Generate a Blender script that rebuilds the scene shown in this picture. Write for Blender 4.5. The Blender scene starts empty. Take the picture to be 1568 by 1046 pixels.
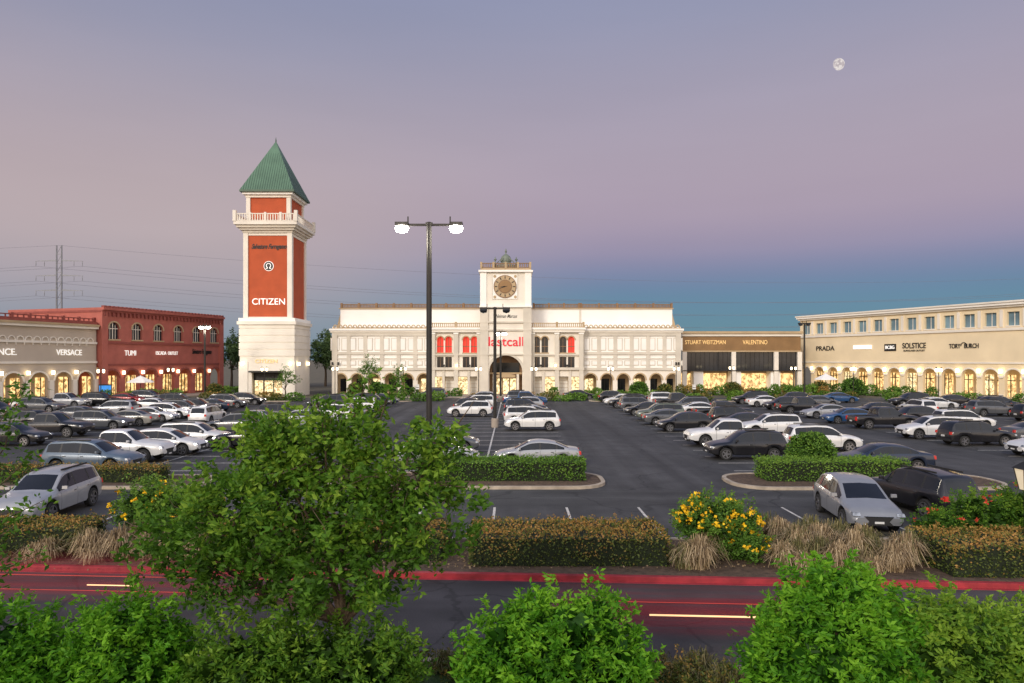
import bpy, bmesh, math, random
import numpy as np
random.seed(7)
R = np.random.default_rng(11)
SC = bpy.context.scene
COL = SC.collection
SC.view_settings.view_transform = 'Standard'
SC.view_settings.look = 'None'
SC.view_settings.exposure = 0

# ------------------------------------------------------------ materials
def nt(m):
    m.use_nodes = True
    t = m.node_tree
    return t, t.nodes, t.links, t.nodes['Principled BSDF']

def M(name, col, rough=.65, metal=0., var=.18, scale=1.5, bump=.0, emit=None, estr=0., bscale=30):
    m = bpy.data.materials.new(name)
    t, n, l, p = nt(m)
    tc = n.new('ShaderNodeTexCoord')
    nz = n.new('ShaderNodeTexNoise'); nz.inputs['Scale'].default_value = scale
    nz.inputs['Detail'].default_value = 6
    l.new(tc.outputs['Object'], nz.inputs['Vector'])
    r = n.new('ShaderNodeValToRGB')
    r.color_ramp.elements[0].position = .3; r.color_ramp.elements[1].position = .7
    r.color_ramp.elements[0].color = tuple(c*(1-var) for c in col)+(1,)
    r.color_ramp.elements[1].color = tuple(min(1, c*(1+var*.6)) for c in col)+(1,)
    l.new(nz.outputs['Fac'], r.inputs[0]); l.new(r.outputs[0], p.inputs['Base Color'])
    p.inputs['Roughness'].default_value = rough
    p.inputs['Metallic'].default_value = metal
    if bump:
        n2 = n.new('ShaderNodeTexNoise'); n2.inputs['Scale'].default_value = bscale
        l.new(tc.outputs['Object'], n2.inputs['Vector'])
        b = n.new('ShaderNodeBump'); b.inputs['Strength'].default_value = bump
        b.inputs['Distance'].default_value = .05
        l.new(n2.outputs['Fac'], b.inputs['Height']); l.new(b.outputs[0], p.inputs['Normal'])
    if emit and estr < 5:
        m.cycles.emission_sampling = 'NONE'
    if emit:
        p.inputs['Emission Color'].default_value = tuple(emit)+(1,)
        p.inputs['Emission Strength'].default_value = estr
    return m

def shopmat(name, warm, strength, scale=.9):
    """lit shop interior: patches of merchandise / shelves with light and dark areas"""
    m = bpy.data.materials.new(name)
    t, n, l, p = nt(m)
    tc = n.new('ShaderNodeTexCoord')
    mp = n.new('ShaderNodeMapping'); mp.inputs['Scale'].default_value = (scale, scale, scale*.7)
    v = n.new('ShaderNodeTexVoronoi'); v.distance = 'MANHATTAN'; v.inputs['Scale'].default_value = 3.2; v.inputs['Detail'].default_value = 1.0
    l.new(tc.outputs['Object'], mp.inputs[0]); l.new(mp.outputs[0], v.inputs['Vector'])
    sx = n.new('ShaderNodeSeparateColor'); l.new(v.outputs['Color'], sx.inputs[0])
    r = n.new('ShaderNodeValToRGB')
    e = r.color_ramp.elements
    e[0].position = .1; e[0].color = (warm[0]*.16, warm[1]*.12, warm[2]*.08, 1)
    e[1].position = .95; e[1].color = tuple(warm)+(1,)
    k = e.new(.55); k.color = (warm[0]*.45, warm[1]*.38, warm[2]*.28, 1)
    l.new(sx.outputs[0], r.inputs[0])
    l.new(r.outputs[0], p.inputs['Emission Color'])
    p.inputs['Emission Strength'].default_value = strength
    p.inputs['Base Color'].default_value = (.2, .15, .1, 1)
    return m

def leafmat(name, dark, mid, light, trans=.3):
    m = bpy.data.materials.new(name)
    t, n, l, p = nt(m)
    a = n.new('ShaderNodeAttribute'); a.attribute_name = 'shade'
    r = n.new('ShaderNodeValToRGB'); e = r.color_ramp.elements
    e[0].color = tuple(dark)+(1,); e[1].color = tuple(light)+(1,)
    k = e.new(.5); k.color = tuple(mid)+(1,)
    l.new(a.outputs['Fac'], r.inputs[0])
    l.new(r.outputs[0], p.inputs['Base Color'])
    p.inputs['Roughness'].default_value = .55
    p.inputs['Specular IOR Level'].default_value = .25
    if trans <= 0: return m
    tr = n.new('ShaderNodeBsdfTranslucent'); l.new(r.outputs[0], tr.inputs['Color'])
    mx = n.new('ShaderNodeMixShader'); mx.inputs[0].default_value = trans
    l.new(p.outputs[0], mx.inputs[1]); l.new(tr.outputs[0], mx.inputs[2])
    l.new(mx.outputs[0], n['Material Output'].inputs['Surface'])
    return m

m_cream = M('cream_stucco', (.78, .73, .64), .8, var=.10, scale=.35, bump=.15)
m_band = M('buff_banding', (.63, .58, .49), .8, var=.12, scale=.5, bump=.15)
m_white = M('white_stucco', (.88, .86, .81), .8, var=.05, scale=.3, bump=.1)
m_tan = M('tan_stone', (.46, .34, .20), .8, var=.15, scale=.5)
m_brown = M('brown_railing', (.24, .14, .07), .6)
m_wall_r = M('beige_stucco', (.80, .67, .45), .8, var=.1, scale=.3)
m_wall_l = M('pale_stucco', (.50, .43, .35), .85, var=.1, scale=.3)
m_terra = M('terracotta', (.46, .085, .026), .8, var=.12, scale=.6, bump=.2)
m_brick = M('pink_brick', (.42, .125, .095), .85, var=.15, scale=.8, bump=.3)
m_brickd = M('brick_coping', (.27, .07, .055), .8)
m_green = M('green_metal_roof', (.10, .19, .125), .5, metal=.15, var=.2, scale=.5)
m_greend = M('green_seam', (.045, .095, .06), .5, metal=.1)
m_dark = M('dark_metal', (.03, .028, .026), .5, metal=.4)
m_dglass = M('dark_glass', (.02, .024, .03), .08, var=.4, scale=.4)
m_bglass = M('blue_glass', (.16, .26, .32), .12, var=.4, scale=.4)
m_bronze = M('bronze_panel', (.27, .16, .07), .45, metal=.3, var=.15, scale=.6)
m_gold = M('gold_letters', (.75, .50, .20), .4, emit=(1., .65, .28), estr=.45)
m_black = M('black_letters', (.015, .015, .015), .5)
m_red = M('red_letters', (.60, .015, .03), .5, emit=(1, .03, .06), estr=.22)
m_wlet = M('white_letters', (.85, .85, .85), .5, emit=(1, .95, .85), estr=.6)
m_shop = shopmat('lit_shop', (1., .66, .28), 1.55)
m_shop2 = shopmat('lit_shop_window', (1., .80, .45), 1.6, 1.4)
m_soff = M('lit_soffit', (.6, .45, .25), .8, emit=(1, .66, .3), estr=.32)
m_redwin = M('red_window_glow', (.5, .03, .02), .6, emit=(1, .05, .02), estr=.48)  # red window fill, its glow put into the material as emission
m_lamp = M('lamp_glow', (1, .9, .7), .5, emit=(1, .80, .48), estr=6)
m_lamp_dim = M('frosted_glass', (.5, .45, .38), .3, emit=(1, .8, .5), estr=.5)  # lantern glass with a faint warm glow put in as emission
m_lampw = M('lamp_lens', (1, 1, 1), .5, emit=(1, .93, .80), estr=60)
m_conc = M('concrete', (.38, .32, .26), .85, var=.2, scale=.8, bump=.2)
m_kerb = M('kerb_concrete', (.42, .35, .27), .85, var=.3, scale=2)
m_redk = M('red_kerb_paint', (.36, .03, .04), .6, var=.4, scale=2.5)
m_mulch = M('mulch', (.11, .07, .045), .95, var=.5, scale=6, bump=.6)
m_lawn = M('lawn', (.05, .10, .02), .9, var=.4, scale=4, bump=.6)
m_ground = M('ground_soil', (.13, .11, .07), .95, var=.3, scale=.3)
m_paint = M('road_paint', (.58, .55, .50), .7, var=.4, scale=5)
m_bark = M('bark', (.10, .07, .045), .9, var=.4, scale=14, bump=.5)

def asphalt(name, base, streak, axis):
    m = bpy.data.materials.new(name); t, n, l, p = nt(m)
    tc = n.new('ShaderNodeTexCoord')
    def noise(sc, mpsc, det=5):
        mp = n.new('ShaderNodeMapping'); mp.inputs['Scale'].default_value = mpsc
        z = n.new('ShaderNodeTexNoise'); z.inputs['Scale'].default_value = sc; z.inputs['Detail'].default_value = det
        l.new(tc.outputs['Object'], mp.inputs[0]); l.new(mp.outputs[0], z.inputs['Vector']); return z
    a = noise(.12, (1, 1, 1)); b = noise(.9, (1, .025, 1) if axis == 'y' else (.025, 1, 1)); c = noise(35, (1, 1, 1), 2)
    d = noise(.8, (1, 1, 1), 8)
    def mr(nd, lo, hi, a_=.3, b_=.7):
        r = n.new('ShaderNodeMapRange'); r.inputs[1].default_value = a_; r.inputs[2].default_value = b_
        r.inputs[3].default_value = lo; r.inputs[4].default_value = hi
        l.new(nd.outputs['Fac'], r.inputs[0]); return r.outputs[0]
    def mul(x, y):
        k = n.new('ShaderNodeMath'); k.operation = 'MULTIPLY'; l.new(x, k.inputs[0]); l.new(y, k.inputs[1]); return k.outputs[0]
    v = mul(mul(mul(mr(a, .7, 1.3), mr(b, 1-streak, 1+streak)), mr(c, .75, 1.25)), mr(d, .75, 1.2))
    # dark tar-sealed cracks
    vo = n.new('ShaderNodeTexVoronoi'); vo.feature = 'DISTANCE_TO_EDGE'; vo.inputs['Scale'].default_value = .16
    nz = noise(.5, (1, 1, 1), 4); ad = n.new('ShaderNodeVectorMath'); ad.operation = 'MULTIPLY_ADD'
    l.new(nz.outputs['Color'], ad.inputs[0]); ad.inputs[1].default_value = (2.5, 2.5, 0); l.new(tc.outputs['Object'], ad.inputs[2])
    l.new(ad.outputs[0], vo.inputs['Vector'])
    cr = n.new('ShaderNodeMapRange'); cr.inputs[1].default_value = .004; cr.inputs[2].default_value = .009; cr.inputs[3].default_value = .55; cr.inputs[4].default_value = 1
    l.new(vo.outputs['Distance'], cr.inputs[0]); v = mul(v, cr.outputs[0])
    mx = n.new('ShaderNodeVectorMath'); mx.operation = 'SCALE'; mx.inputs[0].default_value = base
    l.new(v, mx.inputs['Scale']); l.new(mx.outputs[0], p.inputs['Base Color'])
    p.inputs['Roughness'].default_value = .8
    bp = n.new('ShaderNodeBump'); bp.inputs['Strength'].default_value = .25; bp.inputs['Distance'].default_value = .02
    l.new(c.outputs['Fac'], bp.inputs['Height']); l.new(bp.outputs[0], p.inputs['Normal'])
    return m
m_asph = asphalt('asphalt', (.049, .048, .048), .42, 'y')
m_asphx = asphalt('asphalt_aisle', (.053, .052, .051), .38, 'x')
m_road = asphalt('asphalt_road', (.050, .045, .046), .4, 'x')  # base colour tinted slightly red for the light of passing cars

# ------------------------------------------------------------ mesh helpers
class B:
    """mesh builder in a wall frame: u along the wall, v outwards, z up"""
    def __init__(s, name, O=(0, 0, 0), U=(1, 0)):
        s.name = name; s.O = np.array(O, float)
        L = math.hypot(*U); s.U = np.array([U[0]/L, U[1]/L, 0]); s.N = np.array([s.U[1], -s.U[0], 0])
        s.v = []; s.f = []; s.m = []; s.mats = []; s.kids = []
    def mi(s, m):
        if m not in s.mats: s.mats.append(m)
        return s.mats.index(m)
    def P(s, u, v, z): return tuple(s.O + s.U*u + s.N*v + np.array([0, 0, z]))
    def poly(s, pts, m):
        i = len(s.v); s.v += [s.P(*p) for p in pts]; s.f.append(list(range(i, i+len(pts)))); s.m.append(s.mi(m))
    def box(s, u0, u1, v0, v1, z0, z1, m):
        i = len(s.v); k = s.mi(m)
        for z in (z0, z1):
            for (u, v) in ((u0, v0), (u1, v0), (u1, v1), (u0, v1)): s.v.append(s.P(u, v, z))
        for q in ((0, 3, 2, 1), (4, 5, 6, 7), (0, 1, 5, 4), (1, 2, 6, 5), (2, 3, 7, 6), (3, 0, 4, 7)):
            s.f.append([i+a for a in q]); s.m.append(k)
    def frust(s, c, h0, h1, z0, z1, m):
        i = len(s.v); k = s.mi(m)
        for z, h in ((z0, h0), (z1, h1)):
            for a, b in ((-1, -1), (1, -1), (1, 1), (-1, 1)): s.v.append(s.P(c[0]+a*h[0], c[1]+b*h[1], z))
        for q in ((0, 3, 2, 1), (4, 5, 6, 7), (0, 1, 5, 4), (1, 2, 6, 5), (2, 3, 7, 6), (3, 0, 4, 7)):
            s.f.append([i+a for a in q]); s.m.append(k)
    def prism(s, pts, v0, v1, m):
        i = len(s.v); n = len(pts); k = s.mi(m)
        for v in (v0, v1): s.v += [s.P(u, v, z) for u, z in pts]
        s.f.append([i+a for a in range(n)]); s.m.append(k)
        s.f.append([i+n+a for a in reversed(range(n))]); s.m.append(k)
        for a in range(n):
            b = (a+1) % n; s.f.append([i+a, i+b, i+n+b, i+n+a]); s.m.append(k)
    def disc(s, u, z, r, v0, v1, m, n=24):
        s.prism([(u+r*math.cos(a*2*math.pi/n), z+r*math.sin(a*2*math.pi/n)) for a in range(n)], v0, v1, m)
    def lathe(s, u, v, prof, m, n=12):
        i = len(s.v); k = s.mi(m)
        for r, z in prof:
            for a in range(n):
                t = a*2*math.pi/n; s.v.append(s.P(u+r*math.cos(t), v+r*math.sin(t), z))
        for j in range(len(prof)-1):
            for a in range(n):
                b = (a+1) % n
                s.f.append([i+j*n+a, i+j*n+b, i+(j+1)*n+b, i+(j+1)*n+a]); s.m.append(k)
    def wall(s, u0, u1, z0, z1, ops, v0, v1, m, seg=10):
        """ops: (uc, halfwidth, sill, spring, rise)"""
        c = u0
        for uc, hw, si, sp, ri in sorted(ops):
            if uc-hw > c: s.box(c, uc-hw, v0, v1, z0, z1, m)
            if si > z0: s.box(uc-hw, uc+hw, v0, v1, z0, si, m)
            if ri <= 0: s.box(uc-hw, uc+hw, v0, v1, sp, z1, m)
            else:
                P = [(uc-hw*math.cos(math.pi*i/seg), sp+ri*math.sin(math.pi*i/seg)) for i in range(seg+1)]
                for a, b in zip(P[:-1], P[1:]): s.prism([a, b, (b[0], z1), (a[0], z1)], v0, v1, m)
            c = uc+hw
        if c < u1: s.box(c, u1, v0, v1, z0, z1, m)
    def ring(s, uc, hw, sp, ri, th, v0, v1, m, seg=12):
        P = [(math.cos(math.pi*i/seg), math.sin(math.pi*i/seg)) for i in range(seg+1)]
        for a, b in zip(P[:-1], P[1:]):
            s.prism([(uc-hw*a[0], sp+ri*a[1]), (uc-hw*b[0], sp+ri*b[1]), (uc-(hw+th)*b[0], sp+(ri+th)*b[1]), (uc-(hw+th)*a[0], sp+(ri+th)*a[1])], v0, v1, m)
    def rail(s, u0, u1, v, z0, h, m, step=.5, post=3.2, mp=None):
        mp = mp or m
        s.box(u0, u1, v-.09, v+.09, z0+h-.14, z0+h, m); s.box(u0, u1, v-.08, v+.08, z0+.05, z0+.17, m)
        n = max(1, int((u1-u0)/step))
        for i in range(1, n): u = u0+(u1-u0)*i/n; s.box(u-.075, u+.075, v-.05, v+.05, z0+.17, z0+h-.14, m)
        k = max(1, round((u1-u0)/post))
        for i in range(k+1):
            u = u0+(u1-u0)*i/k; s.box(u-.17, u+.17, v-.17, v+.17, z0, z0+h+.15, mp)
    def text(s, body, u, z, v, h, w, m, name='sign_letters', shear=0, off=0.):
        cu = bpy.data.curves.new(name, 'FONT'); cu.body = body; cu.size = h*1.35; cu.extrude = .04
        cu.align_x = 'CENTER'; cu.align_y = 'CENTER'; cu.shear = shear; cu.offset = off
        o = bpy.data.objects.new(name, cu); COL.objects.link(o); cu.materials.append(m)
        o.location = s.P(u, v, z)
        o.rotation_euler = (math.pi/2, 0, math.atan2(s.U[1], s.U[0]))
        bpy.context.view_layer.update()
        if o.dimensions.x > 0 and w: o.scale.x = w/(o.dimensions.x)
        s.kids.append(o)
    def make(s, smooth=False, bevel=0):
        me = bpy.data.meshes.new(s.name); me.from_pydata(s.v, [], s.f)
        for m in s.mats: me.materials.append(m)
        me.polygons.foreach_set('material_index', s.m)
        me.validate(); me.update()
        bm = bmesh.new(); bm.from_mesh(me); bmesh.ops.recalc_face_normals(bm, faces=bm.faces); bm.to_mesh(me); bm.free()
        if smooth:
            me.polygons.foreach_set('use_smooth', [True]*len(me.polygons)); me.set_sharp_from_angle(angle=math.radians(35))
        o = bpy.data.objects.new(s.name, me); COL.objects.link(o)
        if bevel:
            b = o.modifiers.new('b', 'BEVEL'); b.width = bevel; b.segments = 2
        for k in s.kids: k.parent = o
        return o

def inst(o, loc, rz=0, name=None):
    c = bpy.data.objects.new(name or o.name.split('.')[0], o.data); COL.objects.link(c)
    c.location = loc; c.rotation_euler = (0, 0, rz)
    return c

def sheet(name, pts, z, m):
    b = B(name)
    b.poly([(x, -y, z) for x, y in pts], m); return b.make()

def rounded(x0, x1, y0, y1, r, n=6):
    P = []
    for cx, cy, a0 in ((x1-r, y0+r, -90), (x1-r, y1-r, 0), (x0+r, y1-r, 90), (x0+r, y0+r, 180)):
        for i in range(n+1):
            a = math.radians(a0+90*i/n); P.append((cx+r*math.cos(a), cy+r*math.sin(a)))
    return P
def island(x0, x1, y0, y1, r, top=None, name='planter_island'):
    b = B(name); o = rounded(x0, x1, y0, y1, r); q = rounded(x0+.2, x1-.2, y0+.2, y1-.2, max(.1, r-.2))
    n = len(o)
    for z, P in ((0, o), (.14, o), (.14, q), (.10, q)):
        b.v += [(x, y, z) for x, y in P]
    for j in range(3):
        for a in range(n):
            c = (a+1) % n; b.f.append([j*n+a, j*n+c, (j+1)*n+c, (j+1)*n+a]); b.m.append(b.mi(m_kerb))
    b.f.append([3*n+a for a in range(n)]); b.m.append(b.mi(top or m_mulch))
    return b.make()

# ------------------------------------------------------------ ground & roads
sheet('ground', [(-3000, -300), (3000, -300), (3000, 4000), (-3000, 4000)], 0, m_ground)
sheet('parking_lot', [(-90, 22.4), (90, 22.4), (90, 106), (-90, 106)], .004, m_asph)
sheet('cross_aisle', [(-90, 27.8), (90, 27.8), (90, 31.2), (-90, 31.2)], .008, m_asphx)
sheet('cross_aisle', [(-90, 98.5), (90, 98.5), (90, 105), (-90, 105)], .008, m_asphx)
def ky(x): return 18.55 - .058*x     # inner kerb line of the street
def ny(x): return 13.3 - .058*x
sheet('road', [(-60, ny(-60)), (60, ny(60)), (60, ky(60)), (-60, ky(-60))], .004, m_road)
b = B('red_kerb', (0, 18.55, 0), (1, -.058))
b.box(-60, 60, -.16, .0, 0, .15, m_redk); b.box(-60, 60, 0, .12, .0, .012, m_redk); b.box(-60, 60, -.5, -.16, 0, .13, m_mulch); b.make(bevel=.02)
b = B('near_kerb', (0, 13.3, 0), (1, -.058)); b.box(-60, 60, 0, .18, 0, .15, m_kerb); b.box(-60, 60, -.3, 0, 0, .010, m_kerb); b.make(bevel=.02)
sheet('planting_bed', [(-60, ky(-60)+.5), (60, ky(60)+.5), (60, 22.3), (-60, 22.3)], .09, m_mulch)
sheet('near_verge', [(-60, -5), (60, -5), (60, ny(60)-.2), (-60, ny(-60)-.2)], .08, m_lawn)
b = B('lot_kerb'); b.box(-60, 60, -22.45, -22.3, 0, .14, m_kerb); b.make()
island(-9.0, 4.5, 31.4, 35.6, 1.6)
island(10.4, 23.5, 31.2, 35.3, 1.7)
island(-28, -14.5, 31.4, 34.8, 1.6)
island(30, 43, 31.4, 35.6, 1.6)
for x0, x1 in ((-7.5, 4.6), (11, 23.6), (-26, -14), (29.4, 42), (-44, -31)):
    island(x0, x1, 96, 99.5, 1.4, m_lawn)
b = B('parking_lines')
def line(x0, x1, y0, y1): b.poly([(x0, -y0, .012), (x1, -y0, .012), (x1, -y1, .012), (x0, -y1, .012)], m_paint)
for ax in (-39, -20.2, -1.5, 17.2, 35.9, 53.5):
    line(ax-.06, ax+.06, 36, 96)
    for i in range(22):
        y = 36.6+2.75*i
        line(ax-5.3, ax-.06, y-.06, y+.06); line(ax+.06, ax+5.3, y-.06, y+.06)
for i in range(-8, 8):
    x = 5.1+2.9*i; line(x-.05, x+.05, 22.7, 27.6)
b.make()

# ------------------------------------------------------------ main store building
k = .1091
def cx(a): return (a-784)*k
def cz(a): return 6-(a-550)*k
m = B('department_store_building', (0, 114, 0))
WV = -1.2
for (a0, a1) in ((506, 660), (893, 1045)):
    n = 6
    w0, w1 = cx(a0), cx(a1); bw = (w1-w0)/n
    ops = [(w0+bw*(i+.5), 1.0, 0.0, 2.45, 1.05) for i in range(n)]
    m.wall(w0, w1, 0, 4.1, ops, WV-.5, WV, m_cream)
    m.box(w0, w1, WV-16, WV-3.2, 0, 4.1, m_tan)
    m.box(w0, w1, WV-16, WV-.002, 4.1, cz(500), m_white)
    for i, (u, hw, _, sp, ri) in enumerate(ops):
        m.ring(u, hw, sp, ri, .22, WV, WV+.08, m_tan)
        mm = m_shop2 if (i % 3 == (0 if a0 > 700 else 2)) else m_dglass
        m.box(u-.8, u+.8, WV-3.2, WV-3.1, .4, 2.6, mm)
        m.box(u-.03, u+.03, WV-3.1, WV-3.05, .4, 2.6, m_dark)
    for i in range(n+1):
        u = w0+bw*i; m.box(max(w0, u-.32), min(w1, u+.32), WV, WV+.16, 4.1, cz(509), m_band)
    for z0, z1 in ((4.1, 4.55), (cz(543), cz(539)), (cz(514), cz(509))):
        m.box(w0-.02, w1+.02, WV, WV+.22, z0, z1, m_band)
    m.box(w0-.02, w1+.02, WV, WV+.12, cz(550), cz(548.5), m_band)
    for i in range(n):
        u = w0+bw*(i+.5)
        for z0, z1 in ((4.9, cz(552)), (cz(537), cz(517))):
            for s_ in (-1, 1):
                m.box(u+s_*.92-.78, u+s_*.92+.78, WV, WV+.04, z0, z1, m_band)
                m.box(u+s_*.92-.64, u+s_*.92+.64, WV+.04, WV+.10, z0+.14, z1-.14, m_white)
    m.box(w0-.25, w1+.25, WV-16, WV+.35, cz(509), cz(506), m_cream)
    m.box(w0-.4, w1+.4, WV-16, WV+.55, cz(506), cz(503), m_white)
    for i in range(20):
        u = w0+.6+(w1-w0-1.2)*i/19
        m.ring(u, .22, cz(503)+.25, .28, .16, WV+.2, WV+.34, m_tan, 8)
        m.box(u-.38, u-.22, WV+.2, WV+.34, cz(503), cz(503)+.25, m_tan); m.box(u+.22, u+.38, WV+.2, WV+.34, cz(503), cz(503)+.25, m_tan)
    m.box(w0, w1, WV+.16, WV+.36, cz(503), cz(503)+.1, m_tan)
    e = w0 if a0 < 700 else w1; s_ = 1 if a0 < 700 else -1
    m.box(min(e, e+s_*.9), max(e, e+s_*.9), WV, WV+.24, 0, cz(509), m_band)
for a0, a1 in ((513, 737), (812, 1037)):
    m.box(cx(a0), cx(a1), -17, -3.6, cz(503), cz(471), m_white)
    m.box(cx(a0)-.2, cx(a1)+.2, -17, -3.4, cz(471), cz(469.5), m_tan)
m.box(cx(890), cx(893), -3.6, -3.5, cz(503), cz(471), m_band)
for a0, a1, vv in ((515, 735, -3.6), (818, 890, -3.5), (893, 1036, -3.7)):
    m.rail(cx(a0), cx(a1), vv, cz(469.5), .72, m_brown, .25, 3.1, m_brown)
m.prism([(cx(506), cz(503)), (cx(513.5), cz(503)), (cx(513.5), cz(474))], -16, -3.8, m_tan)
m.prism([(cx(1044), cz(503)), (cx(1036.5), cz(503)), (cx(1036.5), cz(474))], -16, -3.8, m_tan)
# central block
wins = []
for c in (680.5, 720, 828, 868.5):
    for d in (-6.3, 6.3): wins.append((cx(c+d), .56))
groups = [(cx(660), cx(737)), (cx(812), cx(893))]
for gi, (g0, g1) in enumerate(groups):
    ww = [w for w in wins if g0 < w[0] < g1]
    m.wall(g0, g1, 4.2, cz(543), [(u, hw, cz(563), cz(546.5), 0) for u, hw in ww], -.5, 0, m_cream)
    m.wall(g0, g1, cz(543), cz(503), [(u, hw, cz(540), cz(521), .6) for u, hw in ww], -.5, 0, m_cream)
    m.box(g0, g1, -12, -.52, 4.2, cz(503), m_white)
    for j, (u, hw) in enumerate(ww):
        m.box(u-hw, u+hw, -.51, -.42, cz(540), cz(514), m_redwin if (gi == 0 or j == 3) else m_dglass)
        m.box(u-hw, u+hw, -.51, -.42, cz(563), cz(546.5), m_dglass)
        m.box(u-.03, u+.03, -.42, -.36, cz(563), cz(514.5), m_brown)
        m.box(u-hw, u+hw, -.42, -.35, cz(531), cz(530), m_brown)
        m.ring(u, hw, cz(521), .6, .18, 0, .09, m_tan)
        m.box(u-hw-.12, u+hw+.12, 0, .12, cz(541.5), cz(540), m_tan)
    nb = 4; bw = (g1-g0)/nb
    ops = [(g0+bw*(i+.5), .85, 0, 3.1, 0) for i in range(nb)]
    m.wall(g0, g1, 0, 4.2, ops, -.6, .0, m_cream)
    m.box(g0, g1, -12, -1.6, 0, 4.2, m_tan)
    for i, o_ in enumerate(ops):
        m.box(o_[0]-.85, o_[0]+.85, -1.6, -1.5, .1, 3.0, m_shop2 if i % 2 == gi else m_white)
        for q in range(4): m.box(o_[0]-.85, o_[0]+.85, -1.5, -1.46, .6+q*.6, .64+q*.6, m_tan)
    for u in ([g0+.35, (g0+g1)/2, g1-.35]):
        m.box(u-.35, u+.35, 0, .42, 0, cz(509), m_band); m.box(u-.45, u+.45, 0, .52, 0, .6, m_tan)
        m.box(u-.42, u+.42, 0, .50, cz(512), cz(509.5), m_white)
    for i in range(nb+1):
        u = g0+bw*i
        if abs(u-(g0+g1)/2) > .4 and g0+.5 < u < g1-.5: m.box(u-.2, u+.2, 0, .2, 0, 4.2, m_band)
    m.box(g0-.1, g1+.1, 0, .48, 4.2, 4.62, m_band); m.box(g0-.1, g1+.1, -.02, .34, cz(544.5), cz(541.8), m_band)
    m.box(g0-.2, g1+.2, -12, .62, cz(509), cz(505), m_cream); m.box(g0-.35, g1+.35, -12, .8, cz(505), cz(502), m_white)
    m.rail(g0, g1, .45, cz(502), .8, m_tan, .32, 3.9, m_tan)
# clock tower
t0, t1 = cx(737), cx(812); tm = (t0+t1)/2
m.wall(t0, t1, 0, cz(470), [(tm, 2.75, 0, 3.9, 2.7)], -.8, 1.0, m_cream, 18)
m.box(t0, t1, -7, -.8, cz(470), cz(418), m_cream)
m.box(t0, t1, -.8, .9, cz(470), cz(418), m_cream)
m.box(t0, t1, -7, -2.6, 0, cz(470), m_tan)
m.box(t0, t1, -2.6, -.81, cz(541), cz(470), m_tan)
m.ring(tm, 2.75, 3.9, 2.7, .4, 1.0, 1.15, m_band, 18)
m.box(t0-.15, t0+1.2, 1.0, 1.25, 0, cz(470), m_band); m.box(t1-1.2, t1+.15, 1.0, 1.25, 0, cz(470), m_band)
for z in (cz(507), cz(544), cz(495)): m.box(t0-.2, t1+.2, 1.0, 1.3, z, z+.25, m_band)
m.box(t0-.25, t1+.25, -.5, 1.45, cz(471.5), cz(469), m_white)
m.box(t0-.15, t0+.9, .9, 1.1, cz(469), cz(418), m_white); m.box(t1-.9, t1+.15, .9, 1.1, cz(469), cz(418), m_white)
m.box(t0-.4, t1+.4, -7.3, 1.4, cz(418), cz(415), m_white)
m.box(t0-.1, t1+.1, -7, 1.2, cz(415), cz(412), m_tan)
m.rail(t0+.05, t1-.05, 1.1, cz(412), .85, m_brown, .3, 2.0, m_tan)
m.box(t0, t0+.12, -7, 1.0, cz(412), cz(405), m_brown); m.box(t1-.12, t1, -7, 1.0, cz(412), cz(405), m_brown)
m.box(tm-2.75, tm+2.75, -2.55, -2.45, 0, 6.6, m_brown)
m.box(tm-2.3, tm+2.3, -2.45, -2.35, 3.7, 5.4, m_dglass)
for q in (-1.2, 0, 1.2): m.box(tm+q-.5, tm+q+.5, -2.45, -2.35, .1, 2.7, m_shop2)
for q in (-2.0, 2.0): m.box(tm+q-.2, tm+q+.2, -1.4, -1.0, 0, 3.5, m_cream)
m.box(tm-2.7, tm+2.7, -1.5, -.9, 3.5, 3.75, m_tan)
m.prism([(tm-1.6, 2.9), (tm+1.6, 2.9), (tm+1.6, 3.3), (tm, 3.7), (tm-1.6, 3.3)], -.8, -.5, m_tan)
zc = cz(440); uc = cx(773.5)
m.box(uc-2.15, uc+2.15, .9, .96, zc-2.15, zc+2.15, m_band)
m.box(uc-2.02, uc+2.02, .96, 1.0, zc-2.02, zc+2.02, m_white)
for a, b_ in ((-1, -1), (1, -1), (-1, 1), (1, 1)): m.disc(uc+a*1.7, zc+b_*1.7, .24, 1.0, 1.06, m_tan, 10)
m.disc(uc, zc, 1.9, 1.0, 1.10, m_brown, 32); m.disc(uc, zc, 1.76, 1.10, 1.13, m_tan, 32); m.disc(uc, zc, 1.15, 1.13, 1.16, m_brown, 32)
m.disc(uc, zc, 1.0, 1.16, 1.20, m_bronze, 32)
for i in range(12):
    a = i*math.pi/6; ca, sa = math.cos(a), math.sin(a)
    P = [(uc+ca*r-sa*w, zc+sa*r+ca*w) for r, w in ((1.28, -.06), (1.68, -.09), (1.68, .09), (1.28, .06))]
    m.prism(P, 1.13, 1.17, m_black)
for a, L, w in ((math.radians(200), 1.45, .07), (math.radians(185), 1.0, .1), (math.radians(10), .5, .06)):
    ca, sa = math.cos(a), math.sin(a)
    m.prism([(uc+sa*w, zc-ca*w), (uc+ca*L, zc+sa*L), (uc-sa*w, zc+ca*w)], 1.2, 1.24, m_black)
zd = cz(405)
m_cop = M('verdigris', (.17, .20, .16), .6)
m.lathe(tm, -1.5, [(1.9, cz(412)), (1.7, zd), (.9, zd+.25), (.85, zd+.6), (.95, zd+.7), (.9, zd+1.1), (.7, zd+1.55), (.35, zd+1.85), (.12, zd+1.95), (.1, zd+2.2), (.2, zd+2.35), (.02, zd+2.9)], m_cop, 16)
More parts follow.
